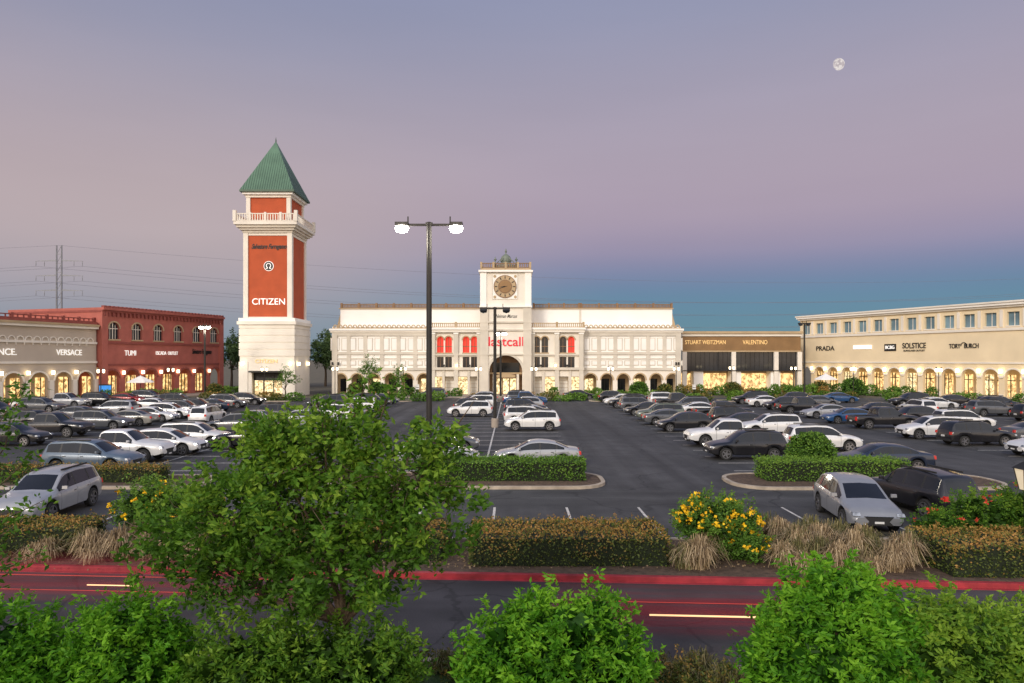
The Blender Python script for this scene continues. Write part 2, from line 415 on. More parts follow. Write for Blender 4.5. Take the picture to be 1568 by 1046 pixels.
for d in (-1.75, 1.75):
    m.lathe(tm+d, .4, [(.3, cz(412)), (.22, zd), (.1, zd+.15), (.1, zd+.5), (.26, zd+.75), (.1, zd+.95), (.02, zd+1.25)], m_cop, 10)
    m.prism([(tm+d, zd+.1), (tm+d*.3, zd+1.3), (tm+d*.3, zd+1.1), (tm+d, zd-.1)], -.4, -.3, m_cop)
m.text('Neiman Marcus', cx(775), cz(485), .98, .6, 3.6, m_black, shear=.4, off=.01)
m.text('lastcall', cx(775), cz(524), 1.06, 1.6, 5.8, m_red, off=.02)
for c in (680, 700, 719, 748, 801, 828, 850, 868): # wall lanterns
    m.box(cx(c)-.12, cx(c)+.12, .55 if c in (700, 850) else .05, .85, 4.75, 5.1, m_lamp if c in (700, 850, 748, 801) else m_dark)
m.box(cx(506), cx(1045), 0.3, 9.0, -.02, .14, m_conc)
for c in (507, 516, 1037, 1041): m.box(cx(c)-.12, cx(c)+.12, WV+.25, WV+.5, 5, 5.5, m_dark)
m.make()

# ------------------------------------------------------------ tower
s_ = .1033
def tx(a): return (a-784)*s_
def tz(a): return 6-(a-550)*s_
t = B('campanile_tower', (0, 108, 0))
x0, x1 = tx(367), tx(450.5); xm = (x0+x1)/2; hw = (x1-x0)/2
t.wall(x0, x1, 0, 5.6, [(xm, 2.4, 0, 4.0, 0)], -.6, 0, m_cream)
t.box(x0, x1, -8.2, -.6, 5.0, tz(497), m_cream); t.box(x0, x1, -.6, -.003, 5.6, tz(497), m_cream)
t.box(x0, x1, -8.2, -1.0, 0, 5.0, m_cream)
t.box(xm-2.35, xm+2.35, -1.0, -.8, .1, 2.6, m_shop2); t.box(xm-2.35, xm+2.35, -1.0, -.8, 2.6, 4.0, m_black)
for q in (-2.3, -.8, .8, 2.3): t.box(xm+q-.07, xm+q+.07, -.8, -.7, 0, 4, m_dark)
t.box(xm-2.6, xm+2.6, 0, .9, 3.9, 4.15, m_dark)
for z in np.arange(.9, tz(500), 1.1): # rusticated courses
    if z > 6.0: t.box(x0-.10, x1+.10, -8.30, .10, z+.10, z+1.04, m_cream)
for e in (x0, x1): t.box(e-.12 if e == x0 else e-1.3, e+1.3 if e == x0 else e+.12, -.4, .12, 0, 5.6, m_cream)
t.box(x0-.35, x1+.35, -8.5, .35, tz(497), tz(492), m_cream); t.box(x0-.15, x1+.15, -8.3, .15, tz(492), tz(487), m_white)
y2 = -4.1
def ring4(hh, z0, z1, mat_): t.box(xm-hh, xm+hh, y2-hh, y2+hh, z0, z1, mat_)
hs = hw-.45
ring4(hs-.22, tz(487), tz(352), m_terra)
for a in (-1, 1):
    for c in (-1, 1):
        du = dv = .75
        uu = xm+a*(hs-du/2); vv = y2+c*(hs-dv/2); t.box(uu-du/2, uu+du/2, vv-dv/2, vv+dv/2, tz(487), tz(356), m_cream)
t.box(xm-hs+.75, xm+hs-.75, y2+hs-.24, y2+hs-.1, tz(487), tz(485), m_cream)
t.box(xm-hs+.75, xm+hs-.75, y2+hs-.24, y2+hs-.1, tz(360), tz(356), m_cream)
t.box(xm+hs-.24, xm+hs-.1, y2-hs+.75, y2+hs-.75, tz(360), tz(356), m_cream)
for i, (z0, z1, e) in enumerate(((tz(356), tz(352), .1), (tz(352), tz(349), .45), (tz(349), tz(345), .8), (tz(345), tz(340), 1.1))):
    ring4(hs+e, z0, z1, m_cream if i % 2 else m_band)
hb = hs+.95; zb_ = tz(340)
t.rail(xm-hb, xm+hb, y2+hb, zb_, 1.25, m_cream, .4, 2.2, m_cream)
for sx in (-1, 1):
    for q in np.linspace(-hb+.3, hb-.3, 20): t.box(xm+sx*hb-.06, xm+sx*hb+.06, y2+q-.06, y2+q+.06, zb_+.1, zb_+1.1, m_cream)
    t.box(xm+sx*hb-.09, xm+sx*hb+.09, y2-hb+.2, y2+hb-.2, zb_+1.1, zb_+1.25, m_cream)
    for cy in (-1, 1): t.box(xm+sx*hb-.25, xm+sx*hb+.25, y2+cy*hb-.25, y2+cy*hb+.25, zb_, zb_+1.7, m_cream)
ht = hs-.35
ring4(ht-.2, zb_, tz(297), m_terra)
for a in (-1, 1):
    for c in (-1, 1):
        uu = xm+a*(ht-.3); vv = y2+c*(ht-.3); t.box(uu-.32, uu+.32, vv-.32, vv+.32, zb_, tz(298), m_cream)
ring4(ht+.1, tz(301), tz(297), m_cream); ring4(ht+.45, tz(297), tz(293.5), m_white); ring4(ht+.8, tz(293.5), tz(290.5), m_greend)
z0 = tz(290.5); z1 = tz(290.5)+8.9; he = ht+.75
t.frust((xm, y2), (he, he), (.04, .04), z0, z1, m_green)
for i in range(-11, 12): # standing seams
    f = i/11.5
    for side in range(2):
        a = f*he
        zt_ = z0+(z1-z0)*(1-abs(f))
        r_ = he*(abs(f))
        w = .06
        if side == 0: P = [(xm+a-w, y2+he+.03, z0), (xm+a+w, y2+he+.03, z0), (xm+a+.03, y2+r_+.03, zt_), (xm+a-.03, y2+r_+.03, zt_)]
        else: P = [(xm+he+.03, y2+a-w, z0), (xm+he+.03, y2+a+w, z0), (xm+r_+.03, y2+a+.03, zt_), (xm+r_+.03, y2+a-.03, zt_)]
        t.poly(P, m_greend)
t.lathe(xm, y2, [(.12, z1-.4), (.1, z1+.2), (.02, z1+.7)], m_greend, 8)
fv = y2+hs-.22
t.text('Salvatore Ferragamo', tx(410), tz(377), fv+.05, .8, 5.6, m_black, shear=.5, off=.015)
t.disc(tx(410), tz(407), .78, fv, fv+.08, m_wlet, 24); t.disc(tx(410), tz(407), .70, fv+.08, fv+.12, m_black, 24)
uo, zo = tx(410), tz(407)
t.disc(uo, zo+.06, .40, fv+.12, fv+.14, m_wlet, 20); t.disc(uo, zo+.08, .29, fv+.14, fv+.16, m_black, 20)
t.box(uo-.12, uo+.12, fv+.14, fv+.165, zo-.42, zo-.05, m_black)
t.box(uo-.42, uo-.10, fv+.12, fv+.145, zo-.42, zo-.32, m_wlet); t.box(uo+.10, uo+.42, fv+.12, fv+.145, zo-.42, zo-.32, m_wlet)
t.text('CITIZEN', tx(410), tz(462), fv+.06, 1.05, 5.2, m_wlet)
t.text('CITIZEN', tx(408), tz(553.5), .06, .62, 3.5, m_gold)
for a in (372, 445):
    t.box(tx(a)-.16, tx(a)+.16, .12, .45, 5.0, 5.5, m_lamp)
for v_ in (-1.5, -6.5): t.box(x1+.12, x1+.45, v_-.16, v_+.16, 5.0, 5.5, m_lamp)
t.make()

# ------------------------------------------------------------ left row
OL = (-66.4, 85, 0); UL = (.302, .953)
a = B('shop_arcade_building', OL, UL)
n = 9; w0, w1 = -15, 16.6; bw = (w1-w0)/n
ops = [(w0+bw*(i+.5), 1.25, 0, 3.0, 1.2) for i in range(n)]
a.wall(w0, w1, 0, 4.9, ops, -.5, 0, m_wall_l, 12)
a.box(w0, w1, -18, -3.5, 0, 11.0, m_wall_l); a.box(w0, w1, -3.5, -.01, 4.9, 11.0, m_wall_l)
a.box(w0, w1, -3.45, -.51, 4.5, 4.6, m_soff)
for i, o_ in enumerate(ops):
    a.ring(o_[0], 1.25, 3.0, 1.2, .22, 0, .1, m_cream)
    a.box(o_[0]-1.4, o_[0]+1.4, -3.5, -3.4, .3, 3.4, m_shop)
    a.box(o_[0]+bw/2-.3, o_[0]+bw/2+.3, 0, .14, 0, 3.1, m_cream)
    for q in (-.7, 0, .7): a.box(o_[0]+q-.05, o_[0]+q+.05, -3.4, -3.3, .3, 3.4, m_dark)
for z in (5.4, 8.2): a.box(w0, w1, 0, .2, z, z+.3, m_cream)
for i in range(int((w1-w0)/1.15)):
    u = w0+.6+i*1.15
    a.ring(u, .42, 8.5, .5, .12, 0, .16, m_cream, 8); a.box(u-.64, u-.54, 0, .17, 7.9, 8.5, m_cream)
a.box(w0, w1, -18, .5, 10.4, 10.75, m_cream); a.box(w0, w1, -18, .7, 10.75, 11.05, m_tan); a.box(w0, w1, -18, .3, 11.05, 11.4, m_brickd)
a.rail(w0, w1, -.5, 11.4, .6, m_brickd, .8, 2.5)
a.text('VINCE.', 3.0, 6.9, .1, .9, 3.4, m_wlet); a.text('VERSACE', 12.2, 6.9, .1, .85, 3.9, m_wlet)
for u in ([w0+bw*i for i in range(1, n)]): a.box(u-.14, u+.14, .2, .5, 3.9, 4.4, m_lamp)
a.box(-15, 46, 0.1, 6, -.02, .12, m_conc)
a.make()
a = B('brick_arcade_building', OL, UL)
V_ = .8; w0, w1 = 16.8, 42; n = 7; bw = (w1-w0)/n
ops = [(w0+bw*(i+.5), 1.25, 0, 3.1, 1.25) for i in range(n)]
a.wall(w0, w1, 0, 5.0, ops, V_-.6, V_, m_brick, 12)
n2 = 6; bw2 = (w1-w0)/n2
ops2 = [(w0+bw2*(i+.5), .95, 9.0, 10.6, .95) for i in range(n2)]
a.wall(w0, w1, 8.6, 12.4, ops2, V_-.4, V_, m_brick, 12)
a.box(w0, w1, -18, -3.5, 0, 13.0, m_brick); a.box(w0, w1, -3.5, V_-.001, 5.0, 8.6, m_brick); a.box(w0, w1, -3.5, V_-.4, 8.6, 13.0, m_brick); a.box(w0, w1, V_-.4, V_-.001, 12.4, 13.0, m_brick)
a.box(w0, w1, -3.45, V_-.61, 4.6, 4.7, m_soff)
for i, o_ in enumerate(ops):
    a.ring(o_[0], 1.25, 3.1, 1.25, .28, V_, V_+.1, m_brickd)
    a.box(o_[0]-1.4, o_[0]+1.4, -3.5, -3.4, .3, 3.4, m_shop)
    for q in (-.7, 0, .7): a.box(o_[0]+q-.05, o_[0]+q+.05, -3.4, -3.3, .3, 3.4, m_dark)
for u, hw_, si, sp, ri in ops2:
    a.ring(u, hw_, sp, ri, .2, V_, V_+.1, m_tan); a.box(u-hw_, u+hw_, V_-.4, V_-.32, si, sp+ri, m_dglass)
    a.box(u-.05, u+.05, V_-.32, V_-.25, si, sp+ri-.02, m_cream); a.box(u-hw_, u+hw_, V_-.32, V_-.24, sp-.05, sp+.05, m_cream); a.box(u-hw_-.15, u+hw_+.15, V_, V_+.15, si-.2, si, m_tan)
    a.box(u-.5, u-.44, V_-.32, V_-.26, si, sp+.6, m_cream); a.box(u+.44, u+.5, V_-.32, V_-.26, si, sp+.6, m_cream)
a.box(w0-.05, w1+.05, V_, V_+.18, 8.3, 8.6, m_brickd); a.box(w0-.05, w1+.05, V_, V_+.14, 5.0, 5.3, m_brickd)
a.box(w0-.1, w1+.1, -18, V_+.25, 13.0, 13.3, m_brickd); a.box(w0-.1, w1+.1, -18, V_+.5, 13.3, 13.65, m_brick)
for i in range(34):
    u = w0+.3+(w1-w0-.6)*i/33; a.box(u-.13, u+.13, V_, V_+.35, 12.4, 12.98, m_brickd); a.box(u-.2, u+.2, V_-.2, V_+.4, 13.65, 13.95, m_brickd)
for u in (w0+.4, w1-.4): a.box(u-.5, u+.5, V_, V_+.2, 0, 13.0, m_brick)
a.text('TUMI', 21.8, 6.9, V_+.1, .85, 2.1, m_wlet); a.text('ESCADA  OUTLET', 29, 6.95, V_+.1, .6, 4.6, m_wlet); a.text('Salvatore Ferragamo', 36.8, 7.3, V_+.1, .9, 4.6, m_black, shear=.4)
for i in range(1, n): a.box(w0+bw*i-.15, w0+bw*i+.15, V_+.15, V_+.45, 3.7, 4.2, m_lamp)
a.make()

# ------------------------------------------------------------ right row
a = B('long_arcade_building', (57.4, 136, 0), (.383, -.923))
w0, w1 = 0, 57.6; n = 18; bw = (w1-w0)/n
ops = [(w0+bw*(i+.5), 1.15, 0, 3.35, 1.15) for i in range(n)]
a.wall(w0, w1, 0, 5.1, ops, -.6, 0, m_wall_r, 12)
a.wall(w0, w1, 10.3, 13.6, [(w0+bw*(i+.5), .85, 10.9, 12.9, 0) for i in range(n)], -.5, 0, m_wall_r)
a.box(w0, w1, -20, -3.8, 0, 10.3, m_wall_r); a.box(w0, w1, -3.8, -.001, 5.1, 10.3, m_wall_r); a.box(w0, w1, -20, -.5, 10.3, 13.6, m_wall_r)
a.box(w0, w1, -3.75, -.61, 4.7, 4.8, m_soff)
for i, o_ in enumerate(ops):
    u = o_[0]
    a.ring(u, 1.15, 3.35, 1.15, .22, 0, .1, m_cream)
    a.box(u-1.3, u+1.3, -3.8, -3.7, .3, 3.6, m_shop if i % 4 != 2 else m_shop2)
    for q in (-.65, 0, .65): a.box(u+q-.05, u+q+.05, -3.7, -3.6, .3, 3.6, m_dark)
    a.box(u-1.3, u+1.3, -3.7, -3.58, 2.7, 2.82, m_dark)
    a.box(u-.85, u+.85, -.5, -.4, 10.9, 12.9, m_bglass); a.box(u-.04, u+.04, -.4, -.33, 10.9, 12.9, m_cream)
    a.box(u-1.0, u+1.0, 0, .1, 10.72, 10.9, m_cream)
    p = u+bw/2
    a.box(p-.22, p+.22, 0, .16, 10.75, 13.3, m_cream); a.box(p-.3, p+.3, 0, .2, 0, .8, m_cream); a.box(p-.28, p+.28, 0, .2, 3.2, 3.5, m_cream)
    a.box(p-.15, p+.15, .2, .5, 3.9, 4.5, m_lamp)
a.box(w0-.1, w1, 0, .25, 10.2, 10.6, m_cream); a.box(w0-.1, w1, 0, .18, 5.3, 5.55, m_cream)
a.box(w0-.2, w1, -20, .4, 13.6, 13.9, m_cream); a.box(w0-.3, w1, -20, .75, 13.9, 14.25, m_white); a.box(w0-.4, w1, -20, .95, 14.25, 14.5, m_cream)
for u, tt, ww, mm, h in ((6.2, 'PRADA', 4.3, m_black, .9), (24.5, 'SOLSTICE', 4.2, m_black, .95), (32.8, 'TORY   BURCH', 4.6, m_black, .75)):
    a.text(tt, u, 8.0 if tt != 'SOLSTICE' else 8.2, .06, h, ww, mm, off=.012)
a.text('SUNGLASS OUTLET', 24.5, 7.4, .06, .3, 3.8, m_black)
a.box(12.6, 16.4, 0, .15, 7.8, 8.5, m_wlet); a.box(19, 21.2, 0, .12, 7.4, 8.6, m_black); a.text('BCBG', 20.1, 8, .16, .6, 1.7, m_wlet)
a.ring(32.8, .4, 8.0, .5, .12, 0, .08, m_black)
a.box(0, 58, .2, 7, -.02, .12, m_conc)
a.make()
# bronze fronted shops between the two
kk = 128/1045
def dx(v): return (v-784)*kk
def dz(v): return 6-(v-550)*kk
a = B('bronze_shopfront_building', (0, 128, 0))
w0, w1 = dx(1045), dx(1226)
a.box(w0, w1, -15, 0, dz(538), dz(515), m_bronze)
a.box(w0, w1, -15, -.3, dz(567), dz(538), m_dglass)
a.box(w0, w1, -15, -2.5, 0, dz(567), m_tan)
a.box(w0-.1, w1+.1, -15, .3, dz(515), dz(511), m_cream); a.box(w0-.2, w1+.2, -15, .6, dz(511), dz(507.5), m_tan)
a.box(w0, w1, 0, .12, dz(539), dz(537), m_tan)
for i in range(1, 26): a.box(w0+(w1-w0)*i/26-.03, w0+(w1-w0)*i/26+.03, -.3, -.25, dz(567), dz(539), m_dark)
for c in (1048, 1123, 1188, 1224): a.box(dx(c)-.4, dx(c)+.4, -.25, .25, 0, dz(539), m_cream)
for c in (1070, 1188, 1128): a.box(dx(c)-.9, dx(c)+.9, -2.5, -.2, 0, dz(567), m_white)
for c0, c1 in ((1078, 1118), (1137, 1180), (1195, 1222), (1048, 1062)): a.box(dx(c0), dx(c1), -2.5, -2.4, .2, 3.3, m_shop)
a.box(w0, w1, -2.4, .3, dz(568.5), dz(567), m_dark)
a.text('STUART WEITZMAN', dx(1080), dz(524.5), .06, .8, 7.6, m_gold); a.text('VALENTINO', dx(1156), dz(524.5), .06, .85, 4.6, m_gold)
a.box(w0-2, w1+2, .3, 14, -.02, .12, m_conc)
a.make()

# ------------------------------------------------------------ lamps
def tall_lamp(x, y, h, lit=True, armw=1.35):
    b = B('street_lamp', (x, y, 0))
    b.lathe(0, 0, [(.0, 0), (.32, 0), (.32, .75), (.28, .8), (0, .8)], m_conc, 16)
    b.lathe(0, 0, [(.15, .8), (.13, h)], m_dark, 10); b.lathe(0, 0, [(.18, h-.1), (.18, h+.05), (0, h+.1)], m_dark, 10)
    b.box(-armw, armw, -.05, .05, h-.12, h-.01, m_dark)
    for s in (-1, 1):
        b.box(s*armw-.32, s*armw+.32, -.22, .24, h-.14, h+.05, m_dark)
        b.lathe(s*armw, .02, [(0, h-.14), (.30, h-.15), (.34, h-.24), (.27, h-.40), (0, h-.48)], m_lampw if lit else m_dglass, 14)
        b.box(s*(armw-.3)-.03, s*(armw-.3)+.03, -.03, .03, h, h+.35, m_dark)
    o = b.make()
    if lit:
        for s in (-1, 1):
            L = bpy.data.lights.new('lamp_light', 'POINT'); L.energy = 260; L.color = (1, .9, .72); L.shadow_soft_size = .3
            q = bpy.data.objects.new('lamp_light', L); COL.objects.link(q); q.location = (x+s*armw, y, h-.85); q.parent = o
    return o
tall_lamp(-4.13, 34, 12.75)
tall_lamp(-1.5, 60, 10.5, False, 1.0)
tall_lamp(-45, 100, 10.9, True, .5); tall_lamp(45.4, 106, 11.6, False, .6); tall_lamp(-1.6, 96, 9.8, True, .5)
def post_lamp(x, y, h=4.2):
    b = B('lantern_post', (x, y, 0))
    b.lathe(0, 0, [(.16, 0), (.14, .5), (.06, .6), (.05, h)], m_dark, 8)
    b.box(-.35, .35, -.03, .03, h-.05, h, m_dark)
    for s in (-.35, .35):
        b.lathe(s, 0, [(0, h), (.12, h+.05), (.16, h+.3), (.12, h+.48), (0, h+.5)], m_lamp, 8); b.lathe(s, 0, [(.2, h+.48), (0, h+.7)], m_dark, 8)
    return b.make()
for p in ((-17.2, 108), (-5.2, 106), (3.4, 106), (15.6, 108), (-28, 108), (26, 108), (-49, 98), (-53, 88), (52, 104), (47, 114), (60, 96), (38, 118), (-37, 102), (66, 84)):
    post_lamp(*p)
b = B('lantern_post', (14.75, 19.6, 0))
b.lathe(0, 0, [(.09, 0), (.08, .5), (.05, .6), (.045, 2.2), (.1, 2.25)], m_dark, 10)
b.frust((0, 0), (.10, .10), (.19, .19), 2.25, 2.85, m_lamp_dim); b.frust((0, 0), (.24, .24), (.05, .05), 2.85, 3.05, m_dark)
for sx in (-1, 1):
    for sy in (-1, 1): b.poly([(sx*.10, sy*.105, 2.25), (sx*.13, sy*.105, 2.25), (sx*.22, sy*.2, 2.86), (sx*.18, sy*.2, 2.86)], m_dark)
b.lathe(0, 0, [(.05, 3.05), (.02, 3.2), (0, 3.22)], m_dark, 8); b.make()

# ------------------------------------------------------------ vehicles
def paintmat():
    m = bpy.data.materials.new('car_paint'); t, n, l, p = nt(m)
    oi = n.new('ShaderNodeObjectInfo'); tc = n.new('ShaderNodeTexCoord')
    z = n.new('ShaderNodeTexNoise'); z.inputs['Scale'].default_value = 2.5; l.new(tc.outputs['Object'], z.inputs['Vector'])
    mr = n.new('ShaderNodeMapRange'); mr.inputs[3].default_value = .82; mr.inputs[4].default_value = 1.08; l.new(z.outputs['Fac'], mr.inputs[0])
    sc = n.new('ShaderNodeVectorMath'); sc.operation = 'SCALE'; l.new(oi.outputs['Color'], sc.inputs[0]); l.new(mr.outputs[0], sc.inputs['Scale'])
    l.new(sc.outputs[0], p.inputs['Base Color'])
    p.inputs['Roughness'].default_value = .28; p.inputs['Metallic'].default_value = .15
    p.inputs['Coat Weight'].default_value = .45; p.inputs['Coat Roughness'].default_value = .05
    return m
m_paintc = paintmat()
m_cglass = M('car_glass', (.012, .014, .018), .04, var=.3)
m_plast = M('black_plastic', (.02, .02, .02), .6)
m_tyre = M('tyre_rubber', (.018, .018, .018), .8)
m_rim = M('alloy_rim', (.42, .42, .44), .3, metal=.85)
m_head = M('headlight', (.38, .40, .43), .08, metal=.5, var=.5, scale=9)
m_tail = M('tail_light', (.42, .012, .01), .2, emit=(1, .03, .02), estr=.12)
m_plate = M('number_plate', (.7, .7, .68), .5)
m_chrome = M('chrome', (.6, .6, .62), .15, metal=1)

KINDS = {
 'suv': dict(L=4.7, W=1.9, wx=1.42, r=.365, base=.30,
   top=[(-2.35, .70), (-2.33, .98), (-2.26, 1.06), (-2.02, 1.56), (-1.85, 1.66), (-.6, 1.73), (.1, 1.69), (.42, 1.60), (1.08, 1.13), (1.2, 1.09), (1.9, 1.00), (2.2, .90), (2.32, .76), (2.35, .62)],
   belt=[(-2.35, .68), (-2.28, 1.0), (-2.0, 1.08), (1.1, 1.01), (2.0, .90), (2.3, .74), (2.35, .60)],
   ws=(.42, 1.08), rs=(-2.26, -2.02), wins=[(-1.98, -1.28), (-1.18, -.28), (-.18, .92)], gaps=[-1.15, -.23, .86]),
 'crossover': dict(L=4.55, W=1.86, wx=1.35, r=.35, base=.28,
   top=[(-2.27, .70), (-2.24, .98), (-2.1, 1.08), (-1.6, 1.50), (-1.3, 1.58), (-.4, 1.63), (.15, 1.58), (.45, 1.48), (1.15, 1.06), (1.25, 1.02), (1.9, .90), (2.15, .78), (2.27, .60)],
   belt=[(-2.27, .68), (-2.15, 1.02), (-1.8, 1.06), (1.15, .96), (2.0, .82), (2.27, .58)],
   ws=(.45, 1.15), rs=(-2.1, -1.6), wins=[(-1.75, -1.2), (-1.1, -.25), (-.17, .95)], gaps=[-1.1, -.2, .9]),
 'sedan': dict(L=4.85, W=1.84, wx=1.42, r=.335, base=.24,
   top=[(-2.42, .62), (-2.4, .88), (-2.3, .99), (-1.75, 1.05), (-1.05, 1.34), (-.7, 1.41), (-.1, 1.45), (.3, 1.41), (.5, 1.36), (1.25, .98), (1.4, .94), (2.05, .83), (2.3, .72), (2.42, .52)],
   belt=[(-2.42, .60), (-2.33, .90), (-1.8, .98), (1.2, .90), (2.1, .76), (2.42, .50)],
   ws=(.5, 1.25), rs=(-1.75, -1.05), wins=[(-1.5, -1.12), (-1.04, -.2), (-.12, 1.02)], gaps=[-1.0, -.16, .95]),
 'pickup': dict(L=5.7, W=1.98, wx=1.75, r=.40, base=.40,
   top=[(-2.85, .70), (-2.83, 1.12), (-1.0, 1.12), (-.95, 1.15), (-.82, 1.78), (-.6, 1.86), (.4, 1.87), (.62, 1.80), (1.25, 1.26), (1.4, 1.22), (2.5, 1.12), (2.75, 1.0), (2.85, .7)],
   belt=[(-2.85, .68), (-2.8, 1.08), (1.2, 1.13), (2.5, 1.0), (2.8, .9), (2.85, .68)],
   ws=(.62, 1.25), rs=(-.95, -.82), wins=[(-.78, .02), (.14, 1.08)], gaps=[-.9, .08, 1.02], bed=(-2.72, -1.06)),
}
def make_car(kind, P, name):
    b = B(name); W = P['W']; L2 = P['L']/2; Ra = P['r']+.07; zw = P['r']
    tx_, tz_ = zip(*P['top']); bx, bz = zip(*P['belt'])
    xs = set(round(x, 4) for x in tx_)
    for wx in (-P['wx'], P['wx']):
        for q in (-1, -.95, -.8, -.55, -.3, 0, .3, .55, .8, .95, 1): xs.add(round(wx+q*Ra, 4))
    for a0, a1 in P['wins']: xs |= {a0, a1}
    for g in P['gaps']: xs |= {g-.008, g+.008}
    bed = P.get('bed')
    if bed: xs |= {bed[0], bed[0]+.02, bed[1], bed[1]-.02}
    xs |= {-L2+.03, L2-.03, -L2+.08, L2-.08, -L2+.15, L2-.15, L2-.25, -L2+.25, L2-.4, -L2+.4}
    for q in np.arange(-L2+.5, L2-.45, .14):
        if min(abs(q-x) for x in xs) > .035: xs.add(round(float(q), 4))
    def sm(x, a, c): return float(np.mean([np.interp(np.clip(x+d, -L2, L2), a, c) for d in (-.07, -.045, -.02, 0, .02, .045, .07)]))
    xs = sorted(xs); rings = []
    for x in xs:
        top = sm(x, tx_, tz_); belt = min(sm(x, bx, bz), top-.012); tt = abs(x)/L2
        w = W/2*(1-.10*tt**6 - .02*tt**2 - .10*tt**40)
        zb = P['base'] + .10*max(0, (tt-.86)/.14)
        for wx in (-P['wx'], P['wx']):
            d = abs(x-wx)
            if d < Ra: zb = max(zb, zw+math.sqrt(max(0, Ra*Ra-d*d)))
        zb = min(zb, belt-.08)
        g = top-belt
        wt = .94*w - .05 - max(0, g)*.30
        H = [(0, zb), (.9*w, zb), (.975*w, zb+.05), (w, zb*.45+belt*.55), (.985*w, belt-.07), (.94*w, belt)]
        p8 = (wt, top-min(.05, g*.4))
        H.append(tuple(H[5][i]*(1-.10)+p8[i]*.10 for i in (0, 1))); H.append(tuple(H[5][i]*.12+p8[i]*.88 for i in (0, 1)))
        H.append(p8); H.append((wt*.86, top-.012)); H.append((0, top+.018))
        if bed and bed[0]+.01 < x < bed[1]-.01:
            H[8] = (wt*.95, top); H[10] = (0, .72); H[9] = (wt*.9, .72)
        rings.append(H)
    n = 20
    for x, H in zip(xs, rings):
        full = [(y, z) for y, z in H] + [(-y, z) for y, z in reversed(H[1:10])]
        b.v += [(x, y, z) for y, z in full]
    for i in range(len(xs)-1):
        xm_ = (xs[i]+xs[i+1])/2
        for kx in range(n):
            s = kx if kx < 10 else 19-kx
            mt = m_paintc
            if s == 0: mt = m_plast
            if s == 1 and kind != 'sedan': mt = m_plast
            inwin = any(a0 < xm_ < a1 for a0, a1 in P['wins'])
            if s == 6 and inwin: mt = m_cglass
            if s == 6 and not inwin and P['wins'][0][0] < xm_ < P['wins'][-1][1]: mt = m_plast
            if s == 9 and (P['ws'][0] < xm_ < P['ws'][1] or P['rs'][0] < xm_ < P['rs'][1]): mt = m_cglass
            if 2 <= s <= 4 and xs[i+1]-xs[i] < .02 and any(abs(xm_-g) < .009 for g in P['gaps']): mt = m_plast
            if bed and s >= 8 and bed[0] < xm_ < bed[1]: mt = m_plast
            k2 = (kx+1) % n
            b.f.append([i*n+kx, i*n+k2, (i+1)*n+k2, (i+1)*n+kx]); b.m.append(b.mi(mt))
    b.f.append(list(range(n))); b.m.append(b.mi(m_paintc))
    q = (len(xs)-1)*n; b.f.append(list(range(q, q+n))); b.m.append(b.mi(m_paintc))
    zg = P['top'][-1][1]+.02
    def plate_(x, pts, m_, th=.012):
        i_ = len(b.v); n_ = len(pts)
        for xx in (x-.06, x+th): b.v += [b.P(xx, yy_, zz_) for yy_, zz_ in pts]
        b.f.append([i_+q_ for q_ in range(n_)]); b.m.append(b.mi(m_)); b.f.append([i_+n_+q_ for q_ in range(n_)]); b.m.append(b.mi(m_))
        for q_ in range(n_): r__ = (q_+1) % n_; b.f.append([i_+q_, i_+r__, i_+n_+r__, i_+n_+q_]); b.m.append(b.mi(m_))
    g1_, g2_ = W*.24, W*.16
    for e_, m_, th_ in ((.025, m_chrome, .012), (0, m_plast, .018)):
        plate_(L2, [(-g1_-e_, zg+.02+e_), (g1_+e_, zg+.02+e_), (g2_+e_, zg-.12), (g1_+e_, .37-e_*.5), (-g1_-e_, .37-e_*.5), (-g2_-e_, zg-.12)], m_, th_)
    for s in (-1, 1): plate_(L2-.03, [(s*W*.28, .38), (s*W*.40, .38), (s*W*.42, .50), (s*W*.31, .46)], m_plast, .02)
    b.box(L2-.02, L2+.035, -.15, .15, .43, .50, m_plate)
    b.box(-L2-.025, -L2+.05, -.17, .17, .62, .74, m_plate)
    b.box(-L2-.02, -L2+.1, -W*.38, W*.38, .34, .50, m_plast)
    for s in (-1, 1):
        yy = s*W*.37
        zh = np.interp(L2-.3, bx, bz)
        b.frust((L2-.20, yy+s*.02), (.185, .135), (.13, .11), zh-.155, zh-.055, m_head)
        zt = np.interp(-L2+.1, bx, bz)
        h_ = .34 if kind == 'pickup' else .2
        b.frust((-L2+.13, s*W*.385), (.15, .10), (.13, .075), zt-h_, zt-.02, m_tail)
        xm_ = P['ws'][1]-.28; zm = np.interp(xm_, bx, bz)+.07
        b.frust((xm_, s*(W*.5+.08)), (.05, .10), (.035, .09), zm+.03, zm+.14, m_paintc); b.box(xm_-.02, xm_+.03, min(s*(W*.5-.08), s*(W*.5+.05)), max(s*(W*.5-.08), s*(W*.5+.05)), zm, zm+.03, m_plast)
        for g in P['gaps'][:-1]:
            zz = np.interp(g, bx, bz)-.13
            b.box(g+.1, g+.26, s*(W*.492)-.02, s*(W*.492)+.02, zz, zz+.03, m_chrome)
        if kind == 'suv':
            b.box(-1.6, .2, s*.55-.02, s*.55+.02, 1.70, 1.765, m_plast)
